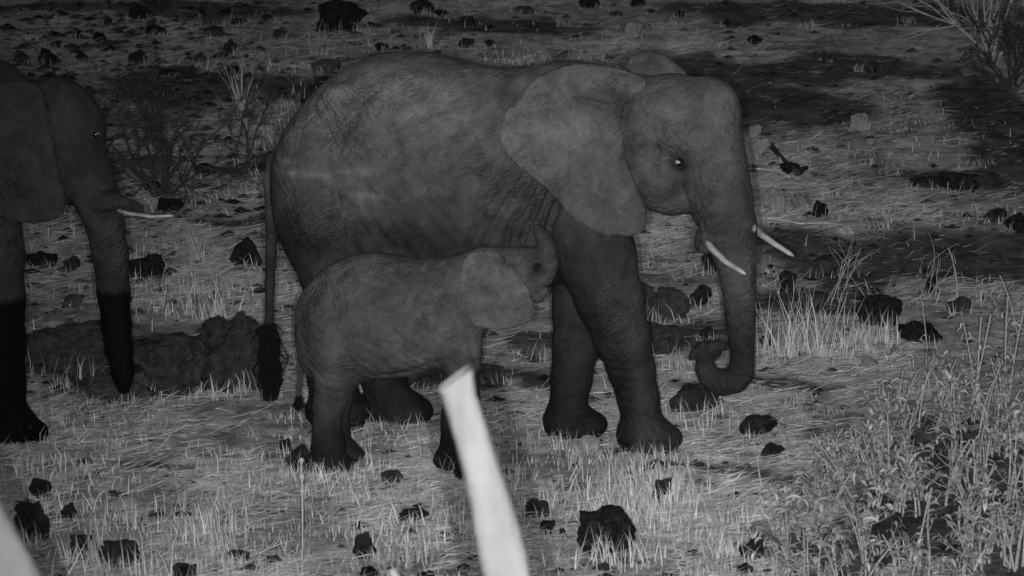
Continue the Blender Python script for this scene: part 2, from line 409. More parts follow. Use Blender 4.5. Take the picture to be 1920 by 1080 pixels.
def tusk(parent,pts,r0,dark=.5):
    mb=MB(); n=len(pts); 
    P=[];Rr=[]; T=16
    for i in range(T):
        t=i/(T-1)*(n-1); j=min(int(t),n-2); P.append(tuple(np.array(pts[j])*(1-(t-j))+np.array(pts[j+1])*(t-j))); Rr.append(r0*(1-.45*(i/(T-1))**1.3)*(1 if i<T-1 else .45))
    tn=np.concatenate([np.repeat(np.linspace(dark,1.15,T),10),[dark,1.15]])
    mb.tube(loc(P),Rr,10,tone=tn); return mb.build('tusk',M_tusk,parent)
def tuft(parent,P0,P1,rx,n,seed,sq=1.):
    """hair tuft of a tail: many strands between two local points"""
    rr=np.random.default_rng(seed); mb=MB(); P0=np.array(P0);P1=np.array(P1)
    for i in range(n):
        a=rr.random()*.6; s=P0+(P1-P0)*a; ln=.2+.6*rr.random(); e=P0+(P1-P0)*min(1.05,a+ln); o=np.array((rr.normal()*rx,rr.normal()*rx*sq,0))
        mid=(s+e)/2+o*1.2; e=e+o*.75; s=s+o*.3
        mid=mid+np.array((rr.normal(),rr.normal(),0))*.008; mb.tube(loc([s,mid,e]),[.005,.005,.0012],4,cap=False)
    return mb.build('tail_tuft',M_hair,parent,False)
#@@MOTHER
def build_mother():
    fr=Frame(-.17,25.72,R(16)); P=fr.P; M=fr.M
    ft=dict(nf=fr.foot(1212,838),ff=fr.foot(1075,812),nh=fr.foot(634,797),fh=fr.foot(738,789))
    k_=25.72/F
    fd=Field((-1.75,-.85,-.06),(1.75,.95,2.75),.0155)
    # torso profile measured along the mid line
    prof=[(512,300,372,.05),(524,262,420,.20),(545,224,470,.30),(575,185,520,.39),(610,150,545,.46),(650,122,555,.51),(700,101,558,.54),(750,96,556,.56),(800,97,552,.57),(850,108,550,.57),
          (900,121,548,.56),(950,127,545,.53),(1000,126,540,.48),(1050,120,530,.42),(1100,120,512,.36),(1150,130,480,.30),(1195,165,420,.23),(1225,230,340,.10)]
    fd.torso([(M(x,t)[0],M(x,b_)[2],M(x,t)[2],w_,0) for x,t,b_,w_ in prof])
    # haunch and shoulder masses
    fd.ell(M(610,360,.22),(.34,.30,.52),.12,R(8)); fd.ell(M(640,360,-.22),(.34,.30,.52),.12)
    fd.ell(M(1085,330,.20),(.30,.26,.52),.12,R(-6)); fd.ell(M(1085,330,-.20),(.28,.24,.50),.12)
    # hip bone
    fd.ell(M(640,190,.30),(.16,.10,.12),.1)
    def leg(pts,k=.07): fd.chain([P(x,y,v,r) for x,y,v,r in pts],k)
    nv=ft['nf'][1]; fv=ft['ff'][1]
    leg([(1095,400,.26,82),(1118,480,.27,74),(1143,560,.27,62),(1166,630,.25,52),(1184,690,nv+.02,43.5),(1197,745,nv,38),(1204,785,nv,35),(1207,812,nv,42)])
    leg([(1085,420,-.22,64),(1086,500,-.22,56),(1084,580,-.22,48),(1079,650,-.2,43),(1071,710,fv,38),(1065,760,fv,34),(1067,786,fv,40)])
    # feet: flat-soled pads with toes pushed forward
    for (px,py,v,r,tx) in [(1209,838,nv,47,1250),(1068,812,fv,44,1110)]:
        c=M(px,py,v); rr=r*k_
        fd.cone((c[0]-.03,v,rr*.55),(c[0]+.06,v,rr*.5),rr*.98,rr*.85,.05)
        t=M(tx,py+6,v); fd.ell((t[0]-.02,v,.07),(.12,.14,.085),.05)
    fd.ell((M(1250,822,nv)[0],nv+.02,M(1250,822,nv)[2]),(.075,.10,.055),.03)
    for tx_,ty_,dv in [(1258,838,.05),(1243,850,.12),(1218,857,.15),(1190,852,.13)]:
        c=M(tx_,ty_,nv+dv); fd.ell((c[0],nv+dv,.045),(.05,.05,.05),.015)
    for tx_,ty_,dv in [(1118,818,.04),(1100,826,.10),(1076,830,.13)]:
        c=M(tx_,ty_,fv+dv); fd.ell((c[0],fv+dv,.045),(.048,.048,.048),.015)
    hn=ft['nh'][1]; hf=ft['fh'][1]
    leg([(615,400,.28,80),(628,500,.28,70),(640,570,.26,60),(632,640,.22,50),(622,700,hn+.03,46),(628,750,hn,47),(634,775,hn,54)])
    leg([(650,420,-.24,74),(672,520,-.24,66),(700,600,-.22,56),(712,660,-.18,46),(720,705,hf,43),(728,745,hf,41),(735,765,hf,44)])
    c=M(634,793,hn); fd.ell((c[0],hn,.10),(.22,.19,.13),.05)
    c=M(735,782,hf); fd.ell((c[0]+.02,hf,.10),(.20,.18,.13),.06); c=M(775,792,hf); fd.ell((c[0],hf,.08),(.13,.15,.09),.06)
    # neck and head
    fd.cone(M(1060,235),M(1190,235),118*k_,100*k_,.1,.8,.72)
    fd.ell(M(1262,232),(.335,.255,.325),.06)
    fd.ell(M(1318,222),(.235,.215,.28),.06,R(-20))
    fd.ell(M(1232,300,.0),(.24,.24,.27),.08)
    fd.ell(M(1235,340,.10),(.15,.13,.18),.06)          # jaw muscle
    fd.ell(M(1262,372,.0),(.16,.16,.10),.06)           # lower jaw
    fd.chain([P(1330,262,0,64),P(1338,320,0,64),P(1352,375,0,60),P(1369,430,0,50),P(1381,480,0,41),P(1388,530,0,35.5),P(1392,580,0,32.5),P(1395,630,0,30)],.05,1.05)
    fd.ell(M(1330,440,.14),(.085,.07,.13),.05,R(-30)); fd.ell(M(1390,425,-.14),(.085,.07,.13),.05,R(-30))   # tusk sockets
    cur=[(1395,630,30),(1397,662,28),(1393,690,27),(1378,709,26.5),(1356,716,25),(1334,708,22.5),(1323,690,20),(1322,670,17),(1330,656,17)]
    fd.chain([P(x,y,0,r) for x,y,r in cur],.012)
    fd.chain([P(1338,655,0,17),P(1322,652,0,15),P(1306,658,0,11),P(1296,668,0,7)],.01); fd.chain([P(1336,650,.03,14),P(1350,645,.04,10),P(1359,652,.04,6)],.01)
    # brow ridge and temple
    fd.ell(M(1272,268,.215),(.11,.05,.045),.05,R(-8))
    # ears
    near=[(1214,146,.24),(1190,132,.26),(1150,121,.30),(1105,115,.36),(1058,119,.42),(1010,137,.46),(975,164,.48),(947,203,.50),(936,238,.50),(939,272,.50),(960,303,.50),(990,329,.50),(1022,357,.49),(1060,388,.47),(1095,414,.45),(1130,433,.42),(1168,441,.40),(1200,439,.38),(1213,424,.36),(1214,395,.35),(1202,358,.32),(1184,322,.30),(1172,285,.29),(1168,240,.28),(1170,205,.27),(1187,180,.26),(1208,168,.25)]
    def fold(u,z,D):
        a=M(1165,150,.3); b=M(1172,330,.3)
        d=polyline_d(u,z,[(a[0],a[2]),(b[0],b[2])]); o=-.05*np.exp(-(d/.05)**2)
        for q in ([(1085,185),(1135,200)],[(1140,290),(1108,335)],[(1135,275),(1085,315)]):
            pp=[M(x,y,.4) for x,y in q]; d=polyline_d(u,z,[(p[0],p[2]) for p in pp]); o=o-.034*np.exp(-(d/.017)**2)
        return o
    ear_poly,ear_co=fd.slab([M(x,y,v+.035*(x<1160)) for x,y,v in near],1,.015,.014,fold)
    far=[(1180,150,-.25),(1172,122,-.34),(1185,98,-.40),(1215,89,-.44),(1248,97,-.44),(1272,114,-.42),(1292,138,-.38),(1300,175,-.32),(1290,240,-.30),(1220,300,-.30),(1180,240,-.28)]
    fd.slab([M(x,y,v) for x,y,v in far],-1,.015,.03)
    # tail
    fd.chain([P(516,300,0,17),P(507,340,0,14),P(509,400,0,12.5),P(508,470,0,11),P(506,530,0,10),P(505,600,0,9),P(506,640,0,7)],.03)
    # ---- skin folds cut into the near side
    U=fd.ax[0][:,None];Z=fd.ax[2][None,:]; nearv=sstep(.1,.25,fd.ax[1])[None,:,None]
    G2=np.zeros((fd.n[0],fd.n[2]))
    for q,dep in [([(985,322),(962,360),(935,405),(905,470)],.016),([(1003,338),(985,380),(960,415),(945,470)],.018),([(1020,352),(1002,395),(985,430),(975,460)],.02),([(1036,368),(1020,405),(1006,440)],.02),
              ([(965,305),(935,345),(905,400),(880,460)],.012),([(1050,385),(1035,420),(1028,450)],.014),([(1000,135),(985,160),(968,190)],.014),([(985,128),(965,160),(950,190)],.010),([(1218,285),(1211,310),(1213,340)],.016),([(870,240),(905,285),(925,330)],.008),
              ([(560,330),(620,350),(690,395)],.008),([(640,290),(700,350),(760,400),(800,450)],.008),([(760,200),(830,235),(900,290)],.008),([(700,170),(665,200),(660,240)],.008)]:
        pp=[M(x,y,.45) for x,y in q]; d=polyline_d(U+0*Z,Z+0*U,[(p[0],p[2]) for p in pp]); G2+=dep*2.1*np.exp(-(d/.019)**2)
    w2=fbm(U*3+0*Z,Z*3+0*U,s=5)
    wr=.008*np.sin((U*.8+Z*.55)*62+w2*5.0)*sstep(-.1,.5,fbm(U*1.5+0*Z,Z*1.5+0*U,s=77)+.25)
    body=sstep(M(1000,300)[0],M(880,300)[0],U)*sstep(.9,1.2,Z)
    G2+=wr*body
    # rings on the trunk, wrinkles at the knees
    tr=sstep(M(1330,400)[0],M(1350,400)[0],U)*sstep(2.2,1.9,Z)
    G2+=.0045*np.sin(Z*95+3*w2)*tr
    G2+=.004*np.sin(Z*85+U*12+4*w2)*sstep(.75,.6,Z)*(1-tr)
    fd.f+=(G2[:,None,:]*(nearv if True else 1)).astype(np.float32)
    fd.f[:,:,:int((.0-fd.lo[2])/fd.h)]=np.maximum(fd.f[:,:,:int((.0-fd.lo[2])/fd.h)],.004)
    V,Fq=fd.mesh(); u,v,z=V.T
    # tone: painted top light and belly shade, darker trunk tip, mud on feet
    top=M(800,98)[2]
    n1=fbm(u*2.5,z*2.5,v*2.5,s=61)
    t=1.0-.0*z
    t=t+(.34-.22*sstep(M(930,300)[0],M(1060,300)[0],u))*sstep(1.6,2.3,z+.15*n1)                      # light from above painted on the back
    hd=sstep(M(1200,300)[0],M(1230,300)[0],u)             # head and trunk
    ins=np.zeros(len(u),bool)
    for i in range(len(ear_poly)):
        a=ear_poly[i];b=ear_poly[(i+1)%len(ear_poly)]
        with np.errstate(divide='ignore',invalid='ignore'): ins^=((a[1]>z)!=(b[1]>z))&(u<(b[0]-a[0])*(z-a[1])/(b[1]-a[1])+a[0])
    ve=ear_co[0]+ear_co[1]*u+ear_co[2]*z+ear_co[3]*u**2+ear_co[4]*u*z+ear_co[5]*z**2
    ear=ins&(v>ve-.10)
    t=np.where(ear,t*1.06,t*(1-.20*sstep(M(900,300)[0],M(970,300)[0],u)*(v>.1)*(1-hd)))   # paler ear; shade behind it painted into the neck
    t=t*(1-np.where(ear,.16,.58)*sstep(1.85,1.15,z+.25*n1)*(1-hd))          # shade painted on lower flanks and legs
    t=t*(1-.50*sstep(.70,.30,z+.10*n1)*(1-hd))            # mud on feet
    t=t*(1-.20*sstep(1.9,1.6,z+.10*n1)*hd)*(1-.50*sstep(1.15,.60,z+.10*n1)*hd)               # head and trunk darker downwards
    def spot(px,py,vv,ru,rz,a,sgn=1):
        nonlocal t
        c=M(px,py,vv); q=((u-c[0])/ru)**2+((z-c[2])/rz)**2; t=t+a*(1-sstep(.2,1.3,q+.5*n1))*(v>0)
    spot(1112,190,.4,.18,.09,-.45); spot(1168,205,.3,.05,.16,-.45); spot(1175,290,.3,.05,.22,-.30)  # painted shade of the ear hollow and its front crease
    spot(1000,165,.45,.22,.16,.22); spot(1130,140,.35,.30,.06,.22); spot(1290,215,.2,.12,.12,.14); spot(1225,250,.2,.06,.06,.2); spot(1272,305,.22,.075,.065,-.6); spot(1280,330,.22,.06,.09,-.3)
    spot(1240,350,.2,.16,.1,-.22)
    spot(575,325,.5,.20,.028,.5); spot(540,297,.4,.10,.022,.4); spot(668,318,.5,.18,.03,.42); spot(690,362,.5,.14,.028,.35); spot(760,190,.5,.34,.14,.26); spot(640,190,.4,.16,.12,.2); spot(850,235,.5,.2,.07,.16); spot(800,440,.5,.30,.13,-.2); spot(590,420,.5,.22,.22,-.2)
    spot(1165,560,.25,.10,.22,.22); spot(1080,250,.35,.42,.42,.16); spot(1215,440,.3,.03,.1,-.1)
    t=np.clip(t,.16,2)
    r=empty('mother_elephant',(fr.o[0],fr.o[1],gz(*fr.o)),-fr.yaw)
    tag(r,'large adult elephant with short tusks and spread ear standing over the calf','elephant')
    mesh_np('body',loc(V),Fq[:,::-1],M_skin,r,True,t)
    # eye: sunk in the socket
    e=M(1274,302,.232); eyeball(r,e,.028,shine=(-math.sin(fr.yaw)*-1*-1+0,math.cos(fr.yaw),.21))
    tusk(r,[M(1318,436,.17),M(1333,462,.20),M(1360,488,.24),M(1398,512,.28)],.026,.4)
    tusk(r,[M(1408,420,-.14),M(1425,436,-.17),M(1452,455,-.20),M(1488,478,-.23)],.025,.45)
    tuft(r,M(507,590,0),M(505,742,0),.030,300,3)
    for (px,py,v_) in [(1262,838,nv+.08),(1246,850,nv+.14),(1222,856,nv+.17)]:
        pass
    return fr
MF=build_mother()
#@@CALF
def build_calf():
    fr=Frame(-.68,24.78,R(14)); P=fr.P; M=fr.M; k_=24.78/F
    cf=fr.foot(895,882); chf=fr.foot(612,862)
    fd=Field((-.95,-.45,-.05),(1.05,.5,1.6),.010)
    prof=[(556,575,640,.04),(563,552,680,.12),(578,530,700,.18),(600,508,712,.23),(630,489,716,.27),(665,476,714,.29),(700,472,710,.31),(740,478,706,.32),(780,484,702,.32),(820,483,698,.32),(860,475,692,.30),(885,465,676,.26),(905,460,628,.22),(935,462,596,.18),(965,480,560,.12)]
    fd.torso([(M(x,t)[0],M(x,b_)[2],M(x,t)[2],w_,0) for x,t,b_,w_ in prof],.04)
    ch=lambda pts,k=.04:fd.chain([P(x,y,v,r) for x,y,v,r in pts],k)
    ch([(625,600,.10,56),(632,660,.13,52),(630,710,.13,42),(618,755,.13,31),(613,800,.13,27),(616,835,.13,35)])
    ch([(636,620,-.12,50),(638,690,-.13,40),(634,740,-.13,27),(630,780,-.13,24),(632,810,-.13,27)])
    ch([(866,590,.10,42),(866,660,.12,38),(868,720,.13,30),(880,790,.13,27),(890,850,.13,28)])
    ch([(862,600,-.12,38),(858,700,-.12,29),(852,790,-.12,25),(850,840,-.12,27)])
    for px,py,v in [(616,868,.13),(636,828,-.13),(893,888,.13),(853,860,-.12)]:
        c=M(px,py,v); fd.ell((c[0],v,.06),(.128,.11,.095),.03); fd.ell((c[0]+.085,v,.04),(.075,.09,.05),.03); fd.ell((c[0]-.05,v,.04),(.09,.09,.05),.03)
    # neck, head
    fd.cone(M(890,530),M(950,515),52*k_,46*k_,.05,.85)
    fd.ell(M(962,506),(.165,.135,.145),.03); fd.ell(M(990,498),(.13,.115,.125),.03); fd.ell(M(985,535),(.11,.10,.10),.03)
    ch([(1000,515,0,34),(1014,510,0,27),(1025,494,0,21),(1027,472,-.02,17.5),(1023,454,-.04,15),(1016,440,-.06,12.5),(1009,429,-.08,10)],.035)
    ch([(990,540,0,24),(1008,552,0,15),(1020,545,0,9)],.02)      # lower lip
    ear=[(930,468,.15),(905,466,.19),(880,473,.23),(865,492,.26),(861,520,.27),(863,552,.27),(871,580,.27),(884,603,.26),(905,615,.26),(935,617,.25),(968,612,.24),(995,602,.22),(1004,584,.20),(998,560,.18),(988,536,.15),(972,510,.14),(952,488,.13)]
    def fold(u,z,D):
        pp=[M(x,y,.2) for x,y in [(915,475),(955,495),(978,520),(985,545)]]; d=polyline_d(u,z,[(p[0],p[2]) for p in pp]); return -.02*np.exp(-(d/.022)**2)+.012*np.exp(-((d-.05)/.02)**2)
    ear_poly,ear_co=fd.slab([M(x,y,v) for x,y,v in ear],1,.009,.012,fold)
    fard=[(940,470,-.14),(960,462,-.18),(985,468,-.22),(1000,490,-.22),(995,530,-.2),(965,550,-.17),(945,520,-.13)]
    fd.slab([M(x,y,v) for x,y,v in fard],-1,.009,.02)
    ch([(560,595,0,9),(562,640,.02,7),(564,690,.03,5.5),(561,725,.03,5),(560,745,.03,4)],.02)
    U=fd.ax[0][:,None];Z=fd.ax[2][None,:]; w2=fbm(U*5+0*Z,Z*5+0*U,s=8)
    G2=.003*np.sin((U*.95-Z*.35)*95+w2*5)*sstep(M(740,600)[0],M(800,600)[0],U)*sstep(M(880,600)[0],M(850,600)[0],U)*sstep(.55,.8,Z)+.0022*np.sin((U*.5+Z*.9)*110+w2*6)
    for q in ([(1000,478),(985,492),(984,512)],[(1015,520),(1000,528),(996,545)],[(960,470),(978,480),(990,496)],[(1018,466),(1032,470)],[(1014,484),(1038,488)],[(1014,452),(1030,455)],[(700,705),(760,700),(830,672),(845,640)],[(895,470),(930,480),(945,500)],[(872,620),(880,650),(884,690)]):
        pp=[M(x,y,.25) for x,y in q]; d=polyline_d(U+0*Z,Z+0*U,[(p[0],p[2]) for p in pp]); G2+=.010*np.exp(-(d/.014)**2)
    fd.f+=(G2[:,None,:]*sstep(.02,.1,fd.ax[1])[None,:,None]).astype(np.float32)
    fd.f[:,:,:int((.0-fd.lo[2])/fd.h)]=np.maximum(fd.f[:,:,:int((.0-fd.lo[2])/fd.h)],.004)
    V,Fq=fd.mesh(); u,v,z=V.T; n1=fbm(u*5,z*5,v*5,s=66)
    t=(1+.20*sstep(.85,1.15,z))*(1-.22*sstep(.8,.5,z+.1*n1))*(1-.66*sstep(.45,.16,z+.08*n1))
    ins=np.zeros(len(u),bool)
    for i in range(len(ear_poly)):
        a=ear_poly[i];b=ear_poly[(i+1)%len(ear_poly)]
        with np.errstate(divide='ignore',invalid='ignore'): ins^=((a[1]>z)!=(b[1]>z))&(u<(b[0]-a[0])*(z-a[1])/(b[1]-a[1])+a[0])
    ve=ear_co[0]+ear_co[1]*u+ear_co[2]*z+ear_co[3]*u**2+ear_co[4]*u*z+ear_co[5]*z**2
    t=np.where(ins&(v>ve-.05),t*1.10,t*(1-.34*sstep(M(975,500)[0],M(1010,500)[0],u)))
    def spot(px,py,vv,ru,rz,a):
        nonlocal t
        c=M(px,py,vv); q=((u-c[0])/ru)**2+((z-c[2])/rz)**2; t=t+a*(1-sstep(.2,1.3,q+.5*n1))*(v>-.02)
    spot(940,515,.2,.09,.07,.22); spot(1006,500,.1,.03,.03,-.55); spot(1011,431,-.02,.03,.03,.55); spot(775,670,.3,.14,.05,.2); spot(1020,500,0,.05,.05,-.3); spot(985,470,0,.05,.03,-.2); spot(900,500,.2,.02,.02,-.25); spot(1035,470,0,.05,.06,-.05)
    r=empty('calf_elephant',(fr.o[0],fr.o[1],gz(*fr.o)),-fr.yaw)
    tag(r,'small elephant calf nursing beside the large elephant with its trunk raised','elephant calf')
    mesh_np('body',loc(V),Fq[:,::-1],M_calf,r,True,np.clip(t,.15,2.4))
    eyeball(r,M(1006,503,.092),.010,shine=(1,.3,-.5))
    tuft(r,M(560,738,.03),M(560,768,.03),.014,70,5)
build_calf()
#@@LEFT
def build_left():
    fr=Frame(-3.6,25.7,R(4)); P=fr.P; M=fr.M; k_=25.7/F
    ff=fr.foot(30,812)
    fd=Field((-2.1,-.75,-.05),(1.3,.85,2.8),.020)
    prof=[(-620,300,400,.05),(-590,230,480,.35),(-520,150,520,.5),(-400,100,530,.58),(-250,90,520,.6),(-100,95,505,.56),(-40,105,480,.48),(20,120,440,.36),(60,160,380,.24)]
    fd.torso([(M(x,t)[0],M(x,b_)[2],M(x,t)[2],w_,0) for x,t,b_,w_ in prof])
    ch=lambda pts,k=.06:fd.chain([P(x,y,v,r) for x,y,v,r in pts],k)
    ch([(-40,380,.24,80),(-20,480,.24,66),(-8,560,.24,55),(-2,640,.24,50),(2,720,.22,46),(6,770,.22,45)])
    ch([(-60,400,-.24,74),(-90,520,-.24,56),(-110,650,-.24,46),(-120,760,-.24,42)])
    ch([(-520,400,.26,80),(-500,560,.26,56),(-520,680,.24,44),(-515,770,.24,44)]); ch([(-480,420,-.26,74),(-440,580,-.26,50),(-430,770,-.24,42)])
    for px,py,v in [(12,808,.22),(-115,800,-.24),(-510,800,.24),(-425,795,-.24)]:
        c=M(px,py,v); fd.ell((c[0],v,.11),(.20,.19,.15),.05); fd.ell((c[0]+.16,v,.06),(.11,.14,.08),.05)
    fd.cone(M(0,270),M(70,270),105*k_,92*k_,.1,.75)
    fd.ell(M(100,240),(.32,.26,.32),.06); fd.ell(M(140,255),(.20,.19,.25),.06); fd.ell(M(100,310,.05),(.19,.20,.20),.06); fd.ell(M(110,350),(.12,.13,.09),.05)
    ch([(135,285,0,52),(160,330,0,50),(182,375,0,44),(196,420,0,37),(207,480,0,34),(213,550,0,31),(218,610,0,28),(224,660,0,25),(230,700,0,21),(232,728,0,14)],.05)
    ch([(188,378,.12,22),(215,380,.15,17),(250,388,.19,11),(284,402,.22,4)],.03)
    ear=[(85,170,.24),(50,150,.30),(0,150,.38),(-50,170,.44),(-95,215,.48),(-110,270,.5),(-95,330,.5),(-50,385,.48),(10,415,.45),(60,425,.42),(110,415,.38),(128,385,.35),(122,345,.31),(112,300,.28),(98,240,.25)]
    fd.slab([M(x,y,v) for x,y,v in ear],1,.018,.04)
    far=[(60,160,-.26),(20,130,-.34),(-40,130,-.42),(-60,200,-.45),(0,300,-.4),(70,260,-.28)]
    fd.slab([M(x,y,v) for x,y,v in far],-1,.02,.04)
    fd.f[:,:,:int((.0-fd.lo[2])/fd.h)]=np.maximum(fd.f[:,:,:int((.0-fd.lo[2])/fd.h)],.004)
    V,Fq=fd.mesh(); u,v,z=V.T; n1=fbm(u*2.5,z*2.5,v*2.5,s=63)
    line=M(200,545)[2]; n3=fbm(u*14,z*3,v*14,s=64)
    t=1-.93*sstep(line+.03,line-.03,z+.02*n1+.03*n3)            # legs and trunk wet and black up to a clean tide line
    r=empty('dark_elephant',(fr.o[0],fr.o[1],gz(*fr.o)),-fr.yaw)
    tag(r,'dark elephant half out of the left edge with black wet legs and hanging trunk','elephant')
    mesh_np('body',loc(V),Fq[:,::-1],M_skin_dark,r,True,np.clip(t,.06,2))
    eyeball(r,M(180,254,.165),.022,shine=(.75,.6,.5))
    tusk(r,[M(222,396,.19),M(240,402,.20),M(285,408,.22),M(325,406,.24)],.015,.28)
build_left()
#@@POLES
def pole(name,cent,label,cat,Y=12.,seed=1,tip=None,fine=False):
    """cent rows (px,py,halfwidth px) measured at distance Y; carried down to the ground"""
    pts=[];rad=[]
    for x,y,hw in cent: pts.append(atY(x,y,Y)); rad.append(hw*Y/F)
    d=pts[-1]-pts[-2]; d=d/d.z if abs(d.z)>1e-6 else d
    last=pts[-1]; n=8
    for i in range(1,n+1):
        z=last.z*(1-i/n)-(.25 if i==n else 0); pts.append(last+d*(z-last.z)); rad.append(rad[-1]*1.02)
    # resample
    P=[];Rr=[]
    for i in range(len(pts)-1):
        for t in np.linspace(0,1,10,endpoint=False): P.append(pts[i].lerp(pts[i+1],t)); Rr.append(rad[i]*(1-t)+rad[i+1]*t)
    base=Vector((P[-1].x,P[-1].y,0)); mb=MB(); nn=20; V=[];Q=[];T=[]; rr=np.random.default_rng(seed); ph=rr.random(8)*6
    for i,(p,r) in enumerate(zip(P,Rr)):
        for k in range(nn):
            a=2*math.pi*k/nn; s=(abs(math.cos(a))**3.6+abs(math.sin(a))**3.6)**(-1/3.6)*(1+.03*math.sin(3*a+ph[0]+i*.11)+.025*math.sin(5*a+ph[1]-i*.2)+.012*math.sin(i*.7+ph[2])+.012*math.sin(i*1.9+ph[3]))
            v=Vector((math.cos(a)*r*s,math.sin(a)*r*s*.75,0))
            zo=0
            if tip is not None and i<6: zo=tip*(math.cos(a)*.5+.5)*(1-i/6)*1.0-(1-i/6)*.02; 
            V.append(p+v+Vector((0,0,zo))-base)
    for i in range(len(P)-1):
        for k in range(nn): Q.append((i*nn+k,i*nn+(k+1)%nn,(i+1)*nn+(k+1)%nn,(i+1)*nn+k))
    c=Vector((0,0,0))
    for k in range(nn): c+=V[k]
    V.append(c/nn-Vector((0,0,.01))); 
    for k in range(nn): T.append((k,(k+1)%nn,len(V)-1))
    mb.add([tuple(v) for v in V],Q,T); o=mb.build(name,M_pole,None); o.location=base+Vector((0,0,gz(base.x,base.y)))
    return tag(o,label,cat)
pole('wooden_pole',[(853,722,33),(864,750,33),(883,810,35),(900,870,37),(919,940,40),(936,1010,44),(951,1080,47)],'pale blurred wooden pole with a broken pointed top leaning in front of the calf','pole',tip=.085)
pole('wooden_pole',[(-190,680,44),(-100,850,48),(-45,955,52),(2,1045,56),(22,1085,58)],'pale blurred wooden pole slanting through the bottom left corner','pole',seed=4)
pole('cut_stake',[(733,1064,6),(741,1080,9),(750,1105,11)],'tip of a thin pale stake poking into the bottom edge left of the leaning pole','stake',seed=6,tip=.02)
#@@ROCKS
def rock(name,px,py,wp,hp,mat,label,tone=1.,seed=0,flat=1.,group=None):
    rr=np.random.default_rng(seed*13+int(px)*7+int(py)); 
    x,y=G(px,py); s=y/F; W=wp*s/2; Hh=hp*s; D=W*(.55+.3*rr.random()); y+=D*.8
    bm=bmesh.new(); n=16
    for i in range(n):
        v=rr.normal(size=3); v/=np.linalg.norm(v); v=np.sign(v)*np.abs(v)**.8
        bm.verts.new(v)
    r=bmesh.ops.convex_hull(bm,input=bm.verts)
    bmesh.ops.delete(bm,geom=[v for v in bm.verts if not v.link_faces],context='VERTS')
    bmesh.ops.triangulate(bm,faces=bm.faces)
    for _ in range(4 if wp>45 else 3):
        bmesh.ops.subdivide_edges(bm,edges=bm.edges,cuts=1,use_grid_fill=True,smooth=0)
        bmesh.ops.smooth_vert(bm,verts=bm.verts,factor=.12,use_axis_x=True,use_axis_y=True,use_axis_z=True)
        bmesh.ops.triangulate(bm,faces=bm.faces)
    V=np.array([v.co[:] for v in bm.verts]); Fc=np.array([[v.index for v in f.verts] for f in bm.faces]); bm.verts.index_update()
    Fc=np.array([[v.index for v in f.verts] for f in bm.faces]); bm.free()
    q=V*2.3+rr.random(3)*50
    V=V*(1+.42*fbm(q[:,0]*.8,q[:,1]*.8,q[:,2]*.8,s=seed,o=5)-.26*np.abs(fbm(q[:,0]*2.1,q[:,1]*2.1,q[:,2]*2.1,s=seed+4,o=3)))[:,None]
    lo=V.min(0);hi=V.max(0); V=(V-(lo+hi)/2)/((hi-lo)/2)
    V*= (W,D,Hh*.62); V[:,2]+=Hh*.38
    o=mesh_np(name,V,Fc,mat,None,True,np.full(len(V),tone))
    o.location=(x,y,gz(x,y)); o.data.set_sharp_from_angle(angle=R(38))
    return tag(o,label,'rock',group)
B,BR,PL=M_basalt,M_brown,M_pale
